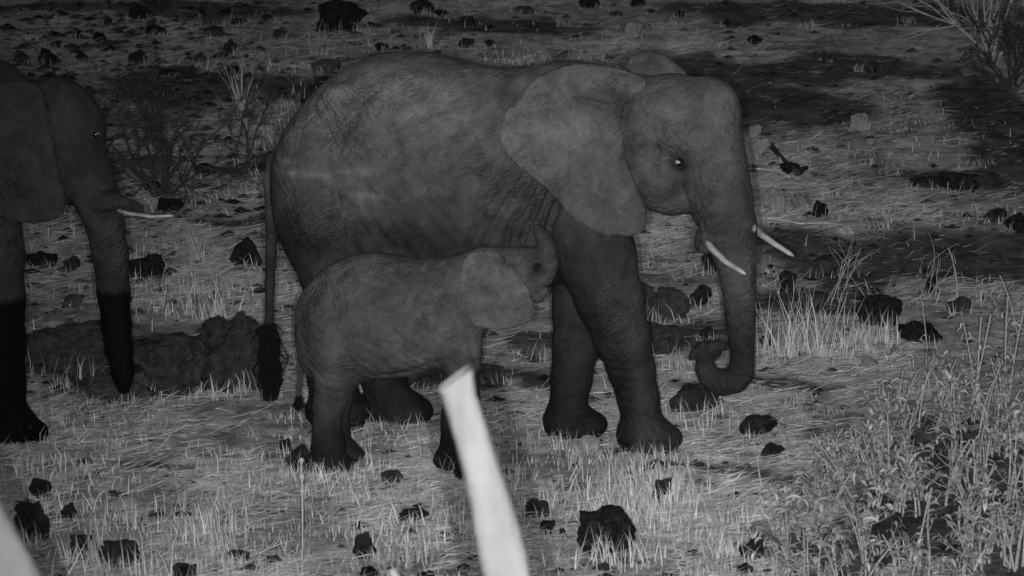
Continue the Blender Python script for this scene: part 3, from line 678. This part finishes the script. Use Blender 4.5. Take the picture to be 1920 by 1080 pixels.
ROCKS=[
(260,40,40,30,B,'black stone with a notched top in the stony ground near the top left corner'),
(203,48,18,13,B,'small black stone just below left of the notched stone, top left'),
(144,74,18,22,B,'upright black stone in the row above the dark elephant back'),
(186,78,28,17,B,'low lumpy black stone right of the upright stone above the dark elephant'),
(104,90,22,15,B,'rounded black stone directly above the large black lump over the dark elephant'),
(88,121,40,33,B,'large black lump touching the dark elephant back outline'),
(42,115,32,22,BR,'dull grey stone left of the large black lump above the dark elephant'),
(152,113,26,17,B,'black stone with a pale stalk at its right above the dark elephant'),
(130,92,26,12,BR,'low dull stone between two black stones above the dark elephant'),
(257,120,38,28,B,'hunched black stone above the twiggy bush at upper left'),
(292,68,42,17,B,'wide flat black stone below the notched stone, top left'),
(262,64,20,9,BR,'small dull stone left of the wide flat stone, top left'),
(198,97,40,11,B,'long thin dark stone among straw above the twiggy bush'),
(397,50,42,19,BR,'broad dark slab top left, above a similar slab'),
(400,72,42,19,BR,'broad dark slab under a similar slab, top left'),
(446,48,34,13,BR,'narrow flat stone right of the two broad slabs, top left'),
(380,30,14,15,B,'little upright stone above the two broad slabs, top left'),
(430,108,28,34,B,'tall blocky dark stone between the slabs and the big elephant rump'),
(375,118,26,18,BR,'dull block left of the tall blocky stone, upper left'),
(312,145,34,14,B,'flat black stone at the top of the twiggy bush'),
(342,153,28,7,B,'thin black flake right of the flat stone over the twiggy bush'),
(437,145,24,20,B,'dark stone below the tall blocky stone, left of a dry stalk'),
(466,151,18,14,B,'small round black stone right of the dry stalks at upper left'),
(317,184,16,10,B,'pebble sized black stone inside the twiggy bush'),
(640,62,104,64,B,'largest black boulder at the top edge above the big elephant rump'),
(501,36,26,10,B,'small low black stone left of the largest boulder at the top edge'),
(525,74,30,18,BR,'dull stone lower left of the largest boulder at the top edge'),
(610,135,60,24,BR,'wide dark stone half hidden behind the big elephant rump'),
(716,97,30,15,B,'black stone touching the top of the big elephant rump'),
(820,104,22,9,B,'black sliver of stone on the slope of the big elephant back'),
(876,52,34,22,B,'slanting dark block at the top above the big elephant back'),
(918,57,13,10,B,'small square stone right of the slanting block at the top'),
(792,26,50,28,B,'jagged black rock cut by the top edge'),
(828,32,30,17,B,'black rock hidden in twigs right of the jagged rock at the top edge'),
(872,92,38,20,BR,'dull broken stone above the saddle of the big elephant back'),
(916,88,24,14,B,'small jagged black stone above the saddle of the big elephant back'),
(985,26,46,12,BR,'long flat slab near the top edge, centre'),
(1106,15,46,20,B,'black rock at the top edge above the far ear'),
(1197,12,32,14,B,'black stone at the top edge right of the rock above the far ear'),
(1222,26,22,10,B,'low black stone under the top edge, above the pale round stone'),
(1155,30,32,10,BR,'low dull stone left of the pale round stone at the top'),
(1275,35,18,16,B,'upright black stone at the top right of the pale round stone'),
(1188,73,34,33,PL,'pale round stone above the far ear of the big elephant'),
(1364,50,20,15,B,'small dark stone near the top, far right of the pale round stone'),
(1417,86,32,18,B,'jagged black stone alone on pale ground above the elephant forehead'),
(1545,118,20,15,BR,'small dull stone alone in the dark ground at upper right'),
(1485,333,48,27,B,'black stone with a bent branch lying on it in front of the elephant face'),
(1740,352,70,24,B,'left part of the long low black rock at the right, above the dark ground'),
(1800,360,80,42,B,'tall right part of the long low black rock at the right'),
(1540,412,34,31,B,'notched black stone alone on pale dust right of the trunk'),
(1868,418,46,24,B,'black stone at the right above the dark ground, left of the edge boulder'),
(1906,432,50,34,B,'black boulder cut by the right edge above the dark ground'),
(1570,515,90,38,BR,'low dark boulder in the dark ground behind the tall dry tuft'),
(1477,545,38,44,B,'black stone behind the base stems of the tall dry tuft'),
(1746,550,30,36,B,'black stone behind thin stems in the dark ground at right'),
(1650,618,92,62,B,'big black rock with pale grass blades across it, right of the tall tuft'),
(1728,645,92,36,B,'long black rock lying below right of the rock with grass blades'),
(1800,590,50,32,BR,'dull rock behind the tall leafy stems at right'),
(1425,300,42,42,PL,'pale boulder beside the elephant forehead, left of the bent branch'),
(1415,256,28,26,PL,'pale stone touching the elephant forehead outline'),
(1452,395,52,42,PL,'pale boulder beside the trunk below the fallen twigs'),
(1503,392,44,30,PL,'low pale boulder right of another below the fallen twigs'),
(1612,246,44,34,PL,'dusty pale boulder in the middle of the slope at upper right'),
(1332,515,36,48,B,'black rock seen between the near tusk and the foreleg'),
(1252,610,92,62,BR,'upper dull brown boulder behind the big elephant near foreleg'),
(1240,664,90,56,BR,'lower dull brown boulder behind the big elephant near foreleg'),
(1315,578,44,44,B,'black rock left of the trunk above its curl'),
(1326,636,36,24,B,'small black rock just above the trunk tip'),
(1210,590,36,60,BR,'dark rock squeezed against the near foreleg, right side'),
(1437,650,28,24,B,'small black stone touching the right side of the trunk'),
(1304,776,102,52,BR,'broad dull boulder on the ground under the trunk curl'),
(1422,820,80,42,B,'black boulder below right of the trunk curl'),
(1448,868,52,33,B,'smaller pointed black stone below the boulder right of the trunk'),
(925,718,66,34,BR,'dull block behind the calf front leg, right side'),
(792,728,72,30,BR,'dull low rock seen under the calf belly'),
(460,502,64,56,B,'rounded black boulder left of the big elephant tail'),
(382,330,38,28,B,'round black stone at the right of the twiggy bush'),
(427,271,20,18,B,'small black stone above right of the twiggy bush'),
(318,396,54,28,B,'black rock behind the tusk tip of the dark elephant'),
(285,362,40,22,B,'black stone above the dark elephant tusk'),
(272,522,92,46,B,'wide jagged black rock right of the dark elephant trunk'),
(76,500,62,30,B,'black rock seen under the dark elephant chin'),
(132,512,48,32,BR,'dull rock between the dark elephant trunk and the rock under its chin'),
(135,580,44,24,BR,'small dull rock between the dark elephant leg and trunk'),
(430,738,150,148,BR,'tall dark weathered boulder left of the big elephant tail tuft'),
(318,748,170,120,BR,'wide weathered boulder in the middle of the dark outcrop'),
(120,705,190,98,BR,'weathered boulder between the dark elephant leg and trunk'),
(225,760,150,50,BR,'low rubble boulder at the foot of the dark outcrop below the trunk'),
(75,940,48,38,B,'black stone behind grass above the boulder by the corner pole'),
(58,1018,72,80,B,'large split black boulder beside the corner pole'),
(127,977,32,32,B,'black stone right of the split boulder by the corner pole'),
(210,930,22,13,B,'small black stone alone in straw at lower left'),
(228,1062,92,50,B,'wide arched black boulder under bent grass at lower left'),
(150,1048,46,42,B,'black stone left of the arched boulder at lower left'),
(345,1092,48,38,B,'smooth black stone cut by the bottom edge, lower left'),
(292,975,34,12,B,'flat dark stone half buried in straw, lower left'),
(343,975,34,12,B,'thin dark stone beside the half buried flat stone, lower left'),
(447,1058,46,22,B,'dark stone behind blades near the bottom edge, lower left'),
(683,1052,48,52,B,'tall black stone near the bottom edge left of the leaning pole'),
(694,1090,44,22,B,'black stone cut by the bottom edge under the tall one'),
(800,1088,40,16,B,'low black stone at the bottom edge beside the leaning pole'),
(735,910,46,30,BR,'dull stone in the grass below the calf belly'),
(775,978,62,24,B,'low dark stone in grass left of the leaning pole'),
(510,1060,40,14,B,'flat black stone at the bottom below the calf hind foot'),
(562,884,58,56,B,'black stone against the calf hind foot'),
(534,842,24,24,B,'small dark stone behind the one at the calf hind foot'),
(1003,968,62,38,BR,'dull boulder right of the leaning pole'),
(1026,1004,32,28,B,'round black stone below the dull boulder right of the pole'),
(1055,1003,14,15,B,'tiny black stone between the round one and the biggest foreground boulder'),
(1138,1046,116,92,B,'biggest black foreground boulder with grass blades across it'),
(1243,946,42,50,B,'black rock with straw across it below the near forefoot'),
(1193,962,24,12,B,'small black stone left of the rock below the near forefoot'),
(1413,1062,58,50,B,'blocky black boulder near the bottom, right of centre'),
(1397,1092,34,30,B,'rounded black stone cut by the bottom edge below the blocky boulder'),
(1050,1073,18,12,B,'little black stone near the bottom edge right of the pole'),
(1525,958,48,50,B,'black rock at the left edge of the leafy thicket'),
(1655,1038,104,76,B,'large black boulder deep inside the leafy thicket'),
(1106,842,42,30,PL,'pale stone beside the big elephant far forefoot'),
(325,908,26,22,PL,'pale stone in straw at lower left'),
(342,938,26,26,PL,'second pale stone below the first at lower left'),
(345,112,14,8,PL,'small pale pebble above the twiggy bush'),
(372,128,16,9,PL,'slightly larger pale pebble above the twiggy bush'),
(1630,690,38,26,PL,'dusty pale stone in the open ground left of the thicket'),
]
for i,(px,py,wp,hp,mt,lb) in enumerate(ROCKS):
    tn=(.7+.6*random.random()) if mt is not PL else (.55+.3*random.random())
    rock({B:'basalt_rock',BR:'weathered_rock',PL:'pale_rock'}[mt],px,py,wp,hp,mt,lb,tn,seed=i)
#@@PLANTS
def bez(p0,p1,p2,n=6):
    return [tuple((1-t)**2*np.array(p0)+2*t*(1-t)*np.array(p1)+t*t*np.array(p2)) for t in np.linspace(0,1,n)]
def leaf(mb,p,az,L,W,droop,tone,up=.4):
    """narrow leaf that rises and then arches over"""
    c=np.array(p,float); h=np.array((math.cos(az),math.sin(az),0)); s=np.array((-math.sin(az),math.cos(az),0)); z=np.array((0,0,1.))
    V=[];n=5; roll=random.uniform(-.6,.6); s=s*math.cos(roll)+z*math.sin(roll)
    for i in range(n+1):
        t=i/n; th=up-droop*1.7*t
        w_=W*math.sin(math.pi*(.08+.90*t))**.8
        V+= [c-s*w_, c-z*w_*.35, c+s*w_]
        c=c+(h*math.cos(th)+z*math.sin(th))*L/n
    Q=[]
    for i in range(n):
        a=i*3; Q+=[(a,a+1,a+4,a+3),(a+1,a+2,a+5,a+4)]
    mb.add(V,Q,None,tone)
def blades_np(bx,by,bz,L,az,lean,wid,tone,curve):
    """vectorised grass blades: tapered strips of two segments"""
    n=len(bx); h=np.stack([np.cos(az),np.sin(az),0*az],1); zz=np.array((0,0,1.))
    el=lean; d0=h*np.sin(el)[:,None]+zz*np.cos(el)[:,None]; e2=np.minimum(el+curve,R(98)); d1=h*np.sin(e2)[:,None]+zz*np.cos(e2)[:,None]
    b=np.stack([bx,by,bz],1); m=b+d0*(L*.5)[:,None]; t=m+d1*(L*.5)[:,None]
    # widths face roughly any way, biased across the blade
    sa=rng.random(n)*math.pi; s=np.stack([np.cos(sa),np.sin(sa)*.5,0*sa],1)
    fl=np.sin(el)[:,None]; perp=np.stack([-np.sin(az),np.cos(az),0*az],1); s=s*(1-fl)+perp*fl; s/=np.linalg.norm(s,axis=1)[:,None]
    # let flat lying blades keep some vertical face
    s=s+zz*(rng.random(n)[:,None]*.9*fl); s/=np.linalg.norm(s,axis=1)[:,None]; s=s*wid[:,None]/2
    V=np.stack([b-s,b+s,m-s*.8,m+s*.8,t],1).reshape(-1,3); o=np.arange(n)[:,None]*5
    Q=np.concatenate([o+0,o+1,o+3,o+2],1); T=np.concatenate([o+2,o+3,o+4],1)
    return V,Q,T,np.repeat(tone,5)
def sample_ground(n,bias=1.):
    """random ground points inside the view, denser near the camera"""
    y=21.5+(50-21.5)*rng.random(n)**bias; x=(rng.random(n)*2-1)*(y*.136); return x,y
def in_thicket(x,y):
    """right-hand thicket, in ground coordinates"""
    (ax,ay),(bx_,by_)=G(1700,800),G(1440,1020)
    lim=np.interp(y,[by_,ay],[bx_,ax]); return sstep(lim-.1,lim+.2,x)*(y<ay+.3)
def build_grass():
    parts=[]
    # flat-lying straw litter
    x,y=sample_ground(200000,1.3); tn,d,p=groundtone(x,y)
    cl=fbm(x*1.6,y*1.0,s=91); keep=rng.random(len(x))<(1-.75*in_thicket(x,y))*np.clip((1-.86*d)*(.55+1.3*cl+.2*p),.03,1); x,y,tn=x[keep],y[keep],tn[keep]; n=len(x)
    az=np.where(rng.random(n)<.6,rng.normal(0,.5,n)+math.pi*(rng.random(n)<.5),rng.random(n)*6.28)
    parts.append(blades_np(x,y,gheight(x,y)+.004+.02*rng.random(n),.05+.20*rng.random(n)**2,az,R(72)+R(20)*rng.random(n),.003+.004*rng.random(n),np.clip(.55+.5*rng.random(n)**2+.45*(tn-.8),.2,1.6),R(12)*rng.normal(size=n)))
    # short stubble
    x,y=sample_ground(60000,1.7); tn,d,p=groundtone(x,y); cl=fbm(x*1.1+7,y*.7,s=95); front=sstep(27.0,23.5,y)
    keep=rng.random(len(x))<(1-.85*in_thicket(x,y))*np.clip((1-.9*d)*(.04+.22*front+1.0*cl),.012,1); x,y=x[keep],y[keep]; n=len(x)
    parts.append(blades_np(x,y,gheight(x,y)-.003,.03+.10*rng.random(n)**2,rng.random(n)*6.28,R(62)*rng.random(n),.003+.0035*rng.random(n),.5+.5*rng.random(n),R(40)*rng.random(n)))
    # taller tufts
    cx,cy=sample_ground(900,1.7); _,d,_=groundtone(cx,cy); k=rng.random(900)<(1-.8*d)*np.where(cy<27,1,.35); cx,cy=cx[k],cy[k]
    m=22; ci=np.repeat(np.arange(len(cx)),m); n=len(ci); hh=(.06+.17*rng.random(len(cx))**2)[ci]; tt=(.45+.5*rng.random(len(cx)))[ci]
    x=cx[ci]+rng.normal(size=n)*.06; y=cy[ci]+rng.normal(size=n)*.06
    parts.append(blades_np(x,y,gheight(x,y)-.003,hh*(.5+.5*rng.random(n)),rng.random(n)*6.28,np.abs(rng.normal(size=n))*R(30),.003+.003*rng.random(n),tt*(.7+.4*rng.random(n)),R(45)*rng.random(n)**2))
    # concentrations of upright grass where the photograph has them
    for (px,py,rx,ry,num,h0) in [(1180,960,110,45,1500,.24),(1240,930,70,30,700,.26),(400,1010,60,50,500,.26),(330,560,130,35,500,.16),(520,230,50,60,500,.18),(1000,118,110,14,600,.12),(1310,800,70,14,140,.2),(590,900,120,40,600,.16),(1210,880,70,18,140,.16),(240,1000,120,50,500,.2),(90,900,100,60,400,.16),(760,1000,120,50,500,.2),(500,120,70,40,200,.14),(1580,640,120,25,900,.14),(1350,1030,120,50,600,.2),(730,830,100,15,160,.12),(880,60,200,40,200,.1),(350,745,110,8,160,.1)]:
        num=int(num*.34); gx,gy=G(px,py); _,ya=G(px,py-ry); _,yb=G(px,py+ry)
        x=gx+rng.normal(size=num)*rx*gy/F*.6; y=gy+rng.normal(size=num)*(ya-yb)/2*.6
        parts.append(blades_np(x,y,gheight(x,y)-.003,h0*(.3+.7*rng.random(num)**1.6),rng.random(num)*6.28,np.abs(rng.normal(size=num))*R(26),.003+.004*rng.random(num),.6+.6*rng.random(num),R(30)*rng.random(num)**2))
    for (px,py,wp,hp,_,_) in ROCKS+[(1212,862,120,60,0,0),(1075,834,110,50,0,0),(640,818,110,40,0,0),(745,806,110,40,0,0),(612,888,110,50,0,0),(665,850,60,30,0,0),(893,905,110,50,0,0),(20,832,130,50,0,0),(612,890,130,60,0,0),(1215,864,100,70,0,0)]:
        gx,gy=G(px,py); W=wp*gy/F; m=int(4+W*50); m=m if py<700 else int(m*1.5)
        x=gx+(rng.random(m)-.5)*W*1.25; y=gy-.02-.06*rng.random(m)
        parts.append(blades_np(x,y,gheight(x,y)-.003,(.25+.55*rng.random(m))*min(.30,hp*gy/F*1.1+.04),rng.random(m)*6.28,np.abs(rng.normal(size=m))*R(34),.003+.003*rng.random(m),.35+.6*rng.random(m),R(45)*rng.random(m)))
    V=[];Q=[];T=[];tn=[];o=0
    for v,q,t,c in parts: V.append(v);Q.append(q+o);T.append(t+o);tn.append(c);o+=len(v)
    g=mesh_np('dry_grass',np.concatenate(V),[np.concatenate(Q),np.concatenate(T)],M_straw,None,False,np.concatenate(tn))
    tag(g,'dry straw and grass stubble covering the whole ground','grass',kind='stuff')
build_grass()
def build_gravel():
    """little dark clods strewn over the soil"""
    base=np.array([(1,0,0),(-1,0,0),(0,1,0),(0,-1,0),(0,0,1),(0,0,-1)],float); tri=np.array([(0,2,4),(2,1,4),(1,3,4),(3,0,4),(2,0,5),(1,2,5),(3,1,5),(0,3,5)])
    n=16000; x,y=sample_ground(n,1.1); left=sstep(0,-3.5,x/y*25)*sstep(27,34,y); _,d,_=groundtone(x,y)
    k=rng.random(n)<.22+.75*left+.3*d; x,y,left=x[k],y[k],left[k]; n=len(x)
    s=(.012+.045*rng.random(n)**4)*(1+.6*left); V=base[None]*(1+.5*(rng.random((n,6,3))-.5)); V=V*np.stack([s*1.3,s,s*.6],1)[:,None,:]
    V+=np.stack([x,y,gheight(x,y)+s*.05],1)[:,None,:]; Tt=tri[None]+np.arange(n)[:,None,None]*6
    g=mesh_np('clods',V.reshape(-1,3),Tt.reshape(-1,3),M_brown,None,False,np.repeat(.4+1.1*rng.random(n),6)); tag(g,'small dark clods and gravel scattered over the soil','gravel',kind='stuff')
build_gravel()
def branchy(mb,p,d,L,r,depth,rr,tips,tone=1.,spread=.5,kids=3,grav=0):
    """recursive twig"""
    pts=[np.array(p)];d=np.array(d,float); n=5
    for i in range(n):
        d=d+rr.normal(size=3)*.13; d[2]-=grav; d/=np.linalg.norm(d); pts.append(pts[-1]+d*L/n)
    mb.tube([tuple(q) for q in pts],list(np.linspace(r,r*.55,n+1)),5 if depth>1 else 4,tone,cap=False)
    if depth==0: tips.append((pts[-1],d)); return
    for k in range(kids):
        i=rr.integers(2,n+1); nd=d+rr.normal(size=3)*spread; nd/=np.linalg.norm(nd)
        branchy(mb,pts[i],nd,L*(.5+.3*rr.random()),r*.55,depth-1,rr,tips,tone,spread,kids,grav)
    tips.append((pts[-1],d))
def shrub(name,px,py,stems,height,label,cat,matS,matL,leafn,leafL,spreadx=.5,seed=1,depth=2,r0=.009,group=None,toneL=1.,lean=0.,kids=3):
    rr=np.random.default_rng(seed); x,y=G(px,py); root=empty(name,(x,y,gz(x,y))); tag(root,label,cat,group)
    mb=MB(); tips=[]
    for i in range(stems):
        d=np.array((rr.normal()*spreadx+lean,rr.normal()*spreadx*.6,1.)); d/=np.linalg.norm(d)
        branchy(mb,(rr.normal()*.04,rr.normal()*.04,-.02),d,height*(.45+.25*rr.random()),r0,depth,rr,tips,.7+.5*rr.random(),kids=kids)
    mb.build('stems',matS,root)
    if leafn:
        lb=MB()
        for i in range(leafn):
            p,d=tips[rr.integers(len(tips))]; q=p-d*rr.random()*.12+rr.normal(size=3)*.015
            leaf(lb,q,rr.random()*6.28,leafL*(.6+.7*rr.random()),leafL*(.13+.08*rr.random()),.3+.7*rr.random(),toneL*(.6+.6*rr.random()),rr.random()*.8-.1)
        lb.build('foliage',matL,root,False)
    return root
def forb(px,py,h,label,seed,nl=34,group=None,lean=0.,lf=.07,stems=1,top=0.):
    """upright stem with drooping narrow leaves"""
    rr=np.random.default_rng(seed); x,y=G(px,py); root=empty('leafy_plant',(x,y,gz(x,y))); tag(root,label,'plant',group)
    sb=MB(); lb=MB()
    for s_ in range(stems):
        ln=lean+rr.normal()*.12; e=np.array((h*ln,rr.normal()*.05,h*(.8+.2*rr.random()))); p=bez((rr.normal()*.02,rr.normal()*.02,-.02),(h*ln*.2+rr.normal()*.02,0,h*.5),e,8)
        sb.tube(p,list(np.linspace(.0085,.004,8)),5,.8+.3*rr.random(),cap=False)
        br=[p]
        for b in range(rr.integers(1,4)):
            q=np.array(p[rr.integers(2,6)]); e2=q+np.array((rr.normal()*.10,rr.normal()*.06,.06+.1*rr.random())); pp=bez(q,(q+e2)/2+(0,0,-.02),e2,5); sb.tube(pp,list(np.linspace(.0035,.002,5)),4,.9,cap=False); br.append(pp)
        for i in range(nl//stems):
            bb=br[rr.integers(len(br))]; t=top+(1-top)*rr.random()**.8; t=t*(len(bb)-1); j=min(int(t),len(bb)-2); q=np.array(bb[j])*(1-(t-j))+np.array(bb[j+1])*(t-j)
            leaf(lb,q,rr.random()*6.28,lf*(.6+.8*rr.random()),lf*(.10+.06*rr.random()),.8+.9*rr.random(),.3+1.1*rr.random()**1.3,.2+rr.random()*1.0)
    sb.build('stem',M_stem,root); lb.build('foliage',M_leaf,root,False)
    return root
# hero plants on the right
forb(1745,735,.62,'tall leafy stem forking at mid height in front of the long black rock',11,34,lean=-.1,top=.2)
forb(1832,770,.68,'tall thickly leaved stem right of the forking one, upper thicket',12,110,lean=-.14,top=.15,stems=3)
forb(1890,770,.80,'thin sparse stem near the right edge above the thicket',13,40,lean=-.12,top=.3,stems=2)
forb(1660,800,.16,'short leafy sprig at the upper left tip of the thicket',14,22)
forb(1480,850,.10,'small sprig with two pale leaves below the boulder right of the trunk',15,8)
forb(1875,830,.58,'tall leafy stem at the right edge rising out of the thicket',18,60,stems=2,lean=-.05,top=.15)
forb(1790,850,.50,'leafy stem rising out of the thicket left of the tallest stems',19,50,stems=2,top=.15)
forb(1700,880,.40,'leafy stem standing a little proud of the upper left of the thicket',20,44,stems=2,top=.1)
forb(1905,640,.55,'bare wiry stem with tiny leaves at the right edge in front of the dark ground',16,10,lean=-.15,lf=.03)
forb(1800,560,.42,'wiry stem leaning left over the dark ground',17,10,lean=-.35,lf=.03)
rr=np.random.default_rng(5); cnt=0
for i in range(400):
    px=1400+560*rr.random(); py=760+370*rr.random()
    edge=1660-(py-780)*.95 if py<1000 else 1440
    if px<edge+40*rr.random() or cnt>=110: continue
    cnt+=1; dx=(px-1400)/520
    zn=(('leafy stem rooted below the bottom edge with its leaves rising into the thicket','leafy stems along the bottom edge of the thicket') if py>1080 else
        ('leafy stem at the right edge of the picture on the flank of the thicket','leafy stems on the right flank of the thicket') if px>1860 else
        ('leafy stem in the back row of the thicket against open ground','leafy stems in the back row of the thicket') if py<870 else
        ('low leafy stem on the left fringe of the thicket next to bare straw','leafy stems on the left fringe of the thicket') if px<edge+110 else
        ('leafy stem with narrow arching leaves in the middle of the dense thicket','leafy stems in the middle of the thicket'))
    forb(px,py,(.14+.30*dx*rr.random()+.22*rr.random()),zn[0],100+i,int(22+18*rr.random()),zn[1],lean=.2*rr.normal(),lf=.07+.03*rr.random(),stems=2)
# tall pale grass tuft right of the trunk
def tufty(name,px,py,num,h,wx,label,cat,seed,leanx=0.,tone=1.,wid=.006):
    global rng
    keep=rng; rng=np.random.default_rng(seed); x0,y0=G(px,py); n=num
    x=rng.normal(size=n)*wx; y=rng.normal(size=n)*.07; az=np.where(rng.random(n)<.5,0,math.pi)+rng.normal(size=n)*.8
    V,Q,T,t=blades_np(x,y,-.01+0*x,h*(.3+.7*rng.random(n)),az+(leanx>0)*0,np.abs(rng.normal(size=n))*R(22)+abs(leanx),.003+wid*rng.random(n),tone*(.55+.6*rng.random(n)),R(25)*rng.random(n)**2)
    o=mesh_np(name,V,[Q,T],M_straw,None,False,t); o.location=(x0,y0,gz(x0,y0)); rng=keep
    return tag(o,label,cat)
tufty('grass_tuft',1505,662,120,.60,.17,'big pale dry grass tuft right of the trunk','grass tuft',31,tone=.9,wid=.006)
tufty('grass_tuft',372,488,60,.42,.03,'thin V shaped dry tuft behind the dark elephant tusk','grass tuft',32,tone=.6)
tufty('grass_tuft',452,216,30,.75,.02,'few tall dry stalks standing alone at upper left','grass tuft',33,tone=.9)
tufty('grass_tuft',392,590,70,.42,.12,'dry tuft above the tall weathered boulder','grass tuft',34,tone=.8)
tufty('grass_tuft',805,90,34,.36,.015,'single pale stalk clump at the top of the big elephant rump','grass tuft',35,tone=1.)
tufty('grass_tuft',1380,1040,60,.2,.1,'short tuft beside the blocky boulder near the bottom','grass tuft',36,tone=.9)
tufty('grass_tuft',1140,1060,50,.30,.14,'pale blades arching across the biggest foreground boulder','grass tuft',37,tone=1.)
tufty('grass_tuft',225,1085,60,.36,.2,'bent blades over the arched boulder at lower left','grass tuft',38,tone=.9)
tufty('grass_tuft',1650,640,70,.26,.12,'pale blades crossing the big black rock right of the large tuft','grass tuft',39,tone=1.)
# woody shrubs
shrub('twiggy_bush',300,372,14,1.05,'dark twiggy bush behind the dark elephant head','bush',M_twig,M_darkleaf,2000,.034,.65,21,3,.012,toneL=.75,kids=3)
shrub('twiggy_bush',215,330,7,.85,'small leaved dark bush overlapping the dark elephant forehead','bush',M_twig,M_darkleaf,3000,.034,.55,22,3,.010,toneL=.75)
shrub('twiggy_bush',440,330,4,.70,'sparse dark twigs right of the twiggy bush','bush',M_twig,M_darkleaf,700,.03,.4,27,3,.009,toneL=.5)
shrub('woody_shrub',1858,108,16,1.6,'woody shrub with pale bare stems fanning up in the top right corner','shrub',M_stem,M_darkleaf,700,.035,.36,23,2,.016,toneL=.35,kids=3,lean=-.05)
shrub('woody_shrub',1895,165,14,.9,'dark leafy low shrub at the right edge below the pale stems','shrub',M_twig,M_darkleaf,2600,.034,.8,24,2,.010,toneL=.4)
shrub('woody_shrub',1640,590,5,.55,'bare leaning stems in the dark ground right of the large tuft','shrub',M_stem,M_leaf,25,.025,.5,25,1,.006)
shrub('woody_shrub',1560,560,5,.62,'bundle of slanting pale stalks above the large tuft','shrub',M_stem,M_leaf,30,.025,.18,26,1,.005,lean=.35)
shrub('woody_shrub',1740,560,5,.5,'fine branching stems over the black stone in the dark ground','shrub',M_stem,M_leaf,50,.025,.4,28,1,.005)
shrub('woody_shrub',815,12,5,.35,'bare twigs over the jagged rock at the top edge','shrub',M_stem,M_leaf,40,.02,.8,29,2,.005)
# seed stalk in front
def stalk():
    x,y=G(566,1098); r=empty('seed_stalk',(x,y,gz(x,y))); tag(r,'thin upright stalk with two round seed heads in front of the calf hind foot','stalk')
    k=y/F; mb=MB(); h=250*k; mb.tube(bez((0,0,-.02),(.012,0,h*.5),(.006,0,h),8),.0032,5,.8); mb.build('stem',M_straw,r)
    for z in (h,h-32*k):
        m2=MB(); 
        for i in range(46):
            a=rr.normal(size=3); a/=np.linalg.norm(a); c=np.array((.006,0,z)); m2.tube([tuple(c),tuple(c+a*.014)],[.004,.0015],4,.9,cap=False)
        m2.build('seed_head',M_straw,r,False)
stalk()
def stick(name,pts,rad,mat,label,cat,rr_=None):
    P=[Vector((*G(px,py),0))+Vector((0,0,z)) for px,py,z in pts]; b=P[0].copy(); b.z=0; b.z=gz(b.x,b.y)
    mb=MB(); n=len(P); Q_=[]
    for i in range(n-1):
        for t in np.linspace(0,1,5,endpoint=False): Q_.append(P[i].lerp(P[i+1],t)-Vector((b.x,b.y,0)))
    Q_.append(P[-1]-Vector((b.x,b.y,0))); mb.tube([tuple(q) for q in Q_],list(np.linspace(rad,rad*.55,len(Q_))),6,1.)
    o=mb.build(name,mat,None); o.location=b; return tag(o,label,cat)
stick('fallen_twig',[(1385,333,.02),(1450,350,.04),(1530,357,.03),(1620,349,.05),(1700,333,.03)],.006,M_stem,'long pale fallen twig lying right of the elephant face','twig')
stick('fallen_twig',[(1420,322,.02),(1460,332,.05),(1480,338,.02)],.008,M_straw,'short pale twig lying left of the bent branch','twig')
stick('bent_branch',[(1446,278,.03),(1460,300,.05),(1478,322,.07),(1490,336,.08)],.026,M_twig,'thick dark bent branch resting on the black stone before the elephant face','branch')
stick('bent_branch',[(1494,338,.07),(1504,333,.07),(1512,327,.06)],.036,M_twig,'short dark branch stub pointing right on the same black stone','branch')
stick('fallen_twig',[(905,620,.02),(945,613,.04),(975,622,.03),(990,628,.02)],.006,M_stem,'pale twig lying under the calf ear','twig')
stick('fallen_twig',[(270,745,.03),(360,757,.04),(470,748,.03)],.005,M_stem,'long straw stem lying along the foot of the dark outcrop','twig')
stick('fallen_twig',[(1440,415,.02),(1500,428,.03),(1560,424,.02)],.006,M_straw,'thin pale twig lying below the notched black stone','twig')
stick('fallen_twig',[(600,62,.02),(640,30,.3),(672,8,.55)],.008,M_stem,'slanting dead stem leaning across the largest boulder at the top','twig')
stick('fallen_twig',[(108,520,.05),(135,500,.12),(160,485,.22)],.011,M_stem,'short pale stick slanting between the dark elephant leg and trunk','twig')
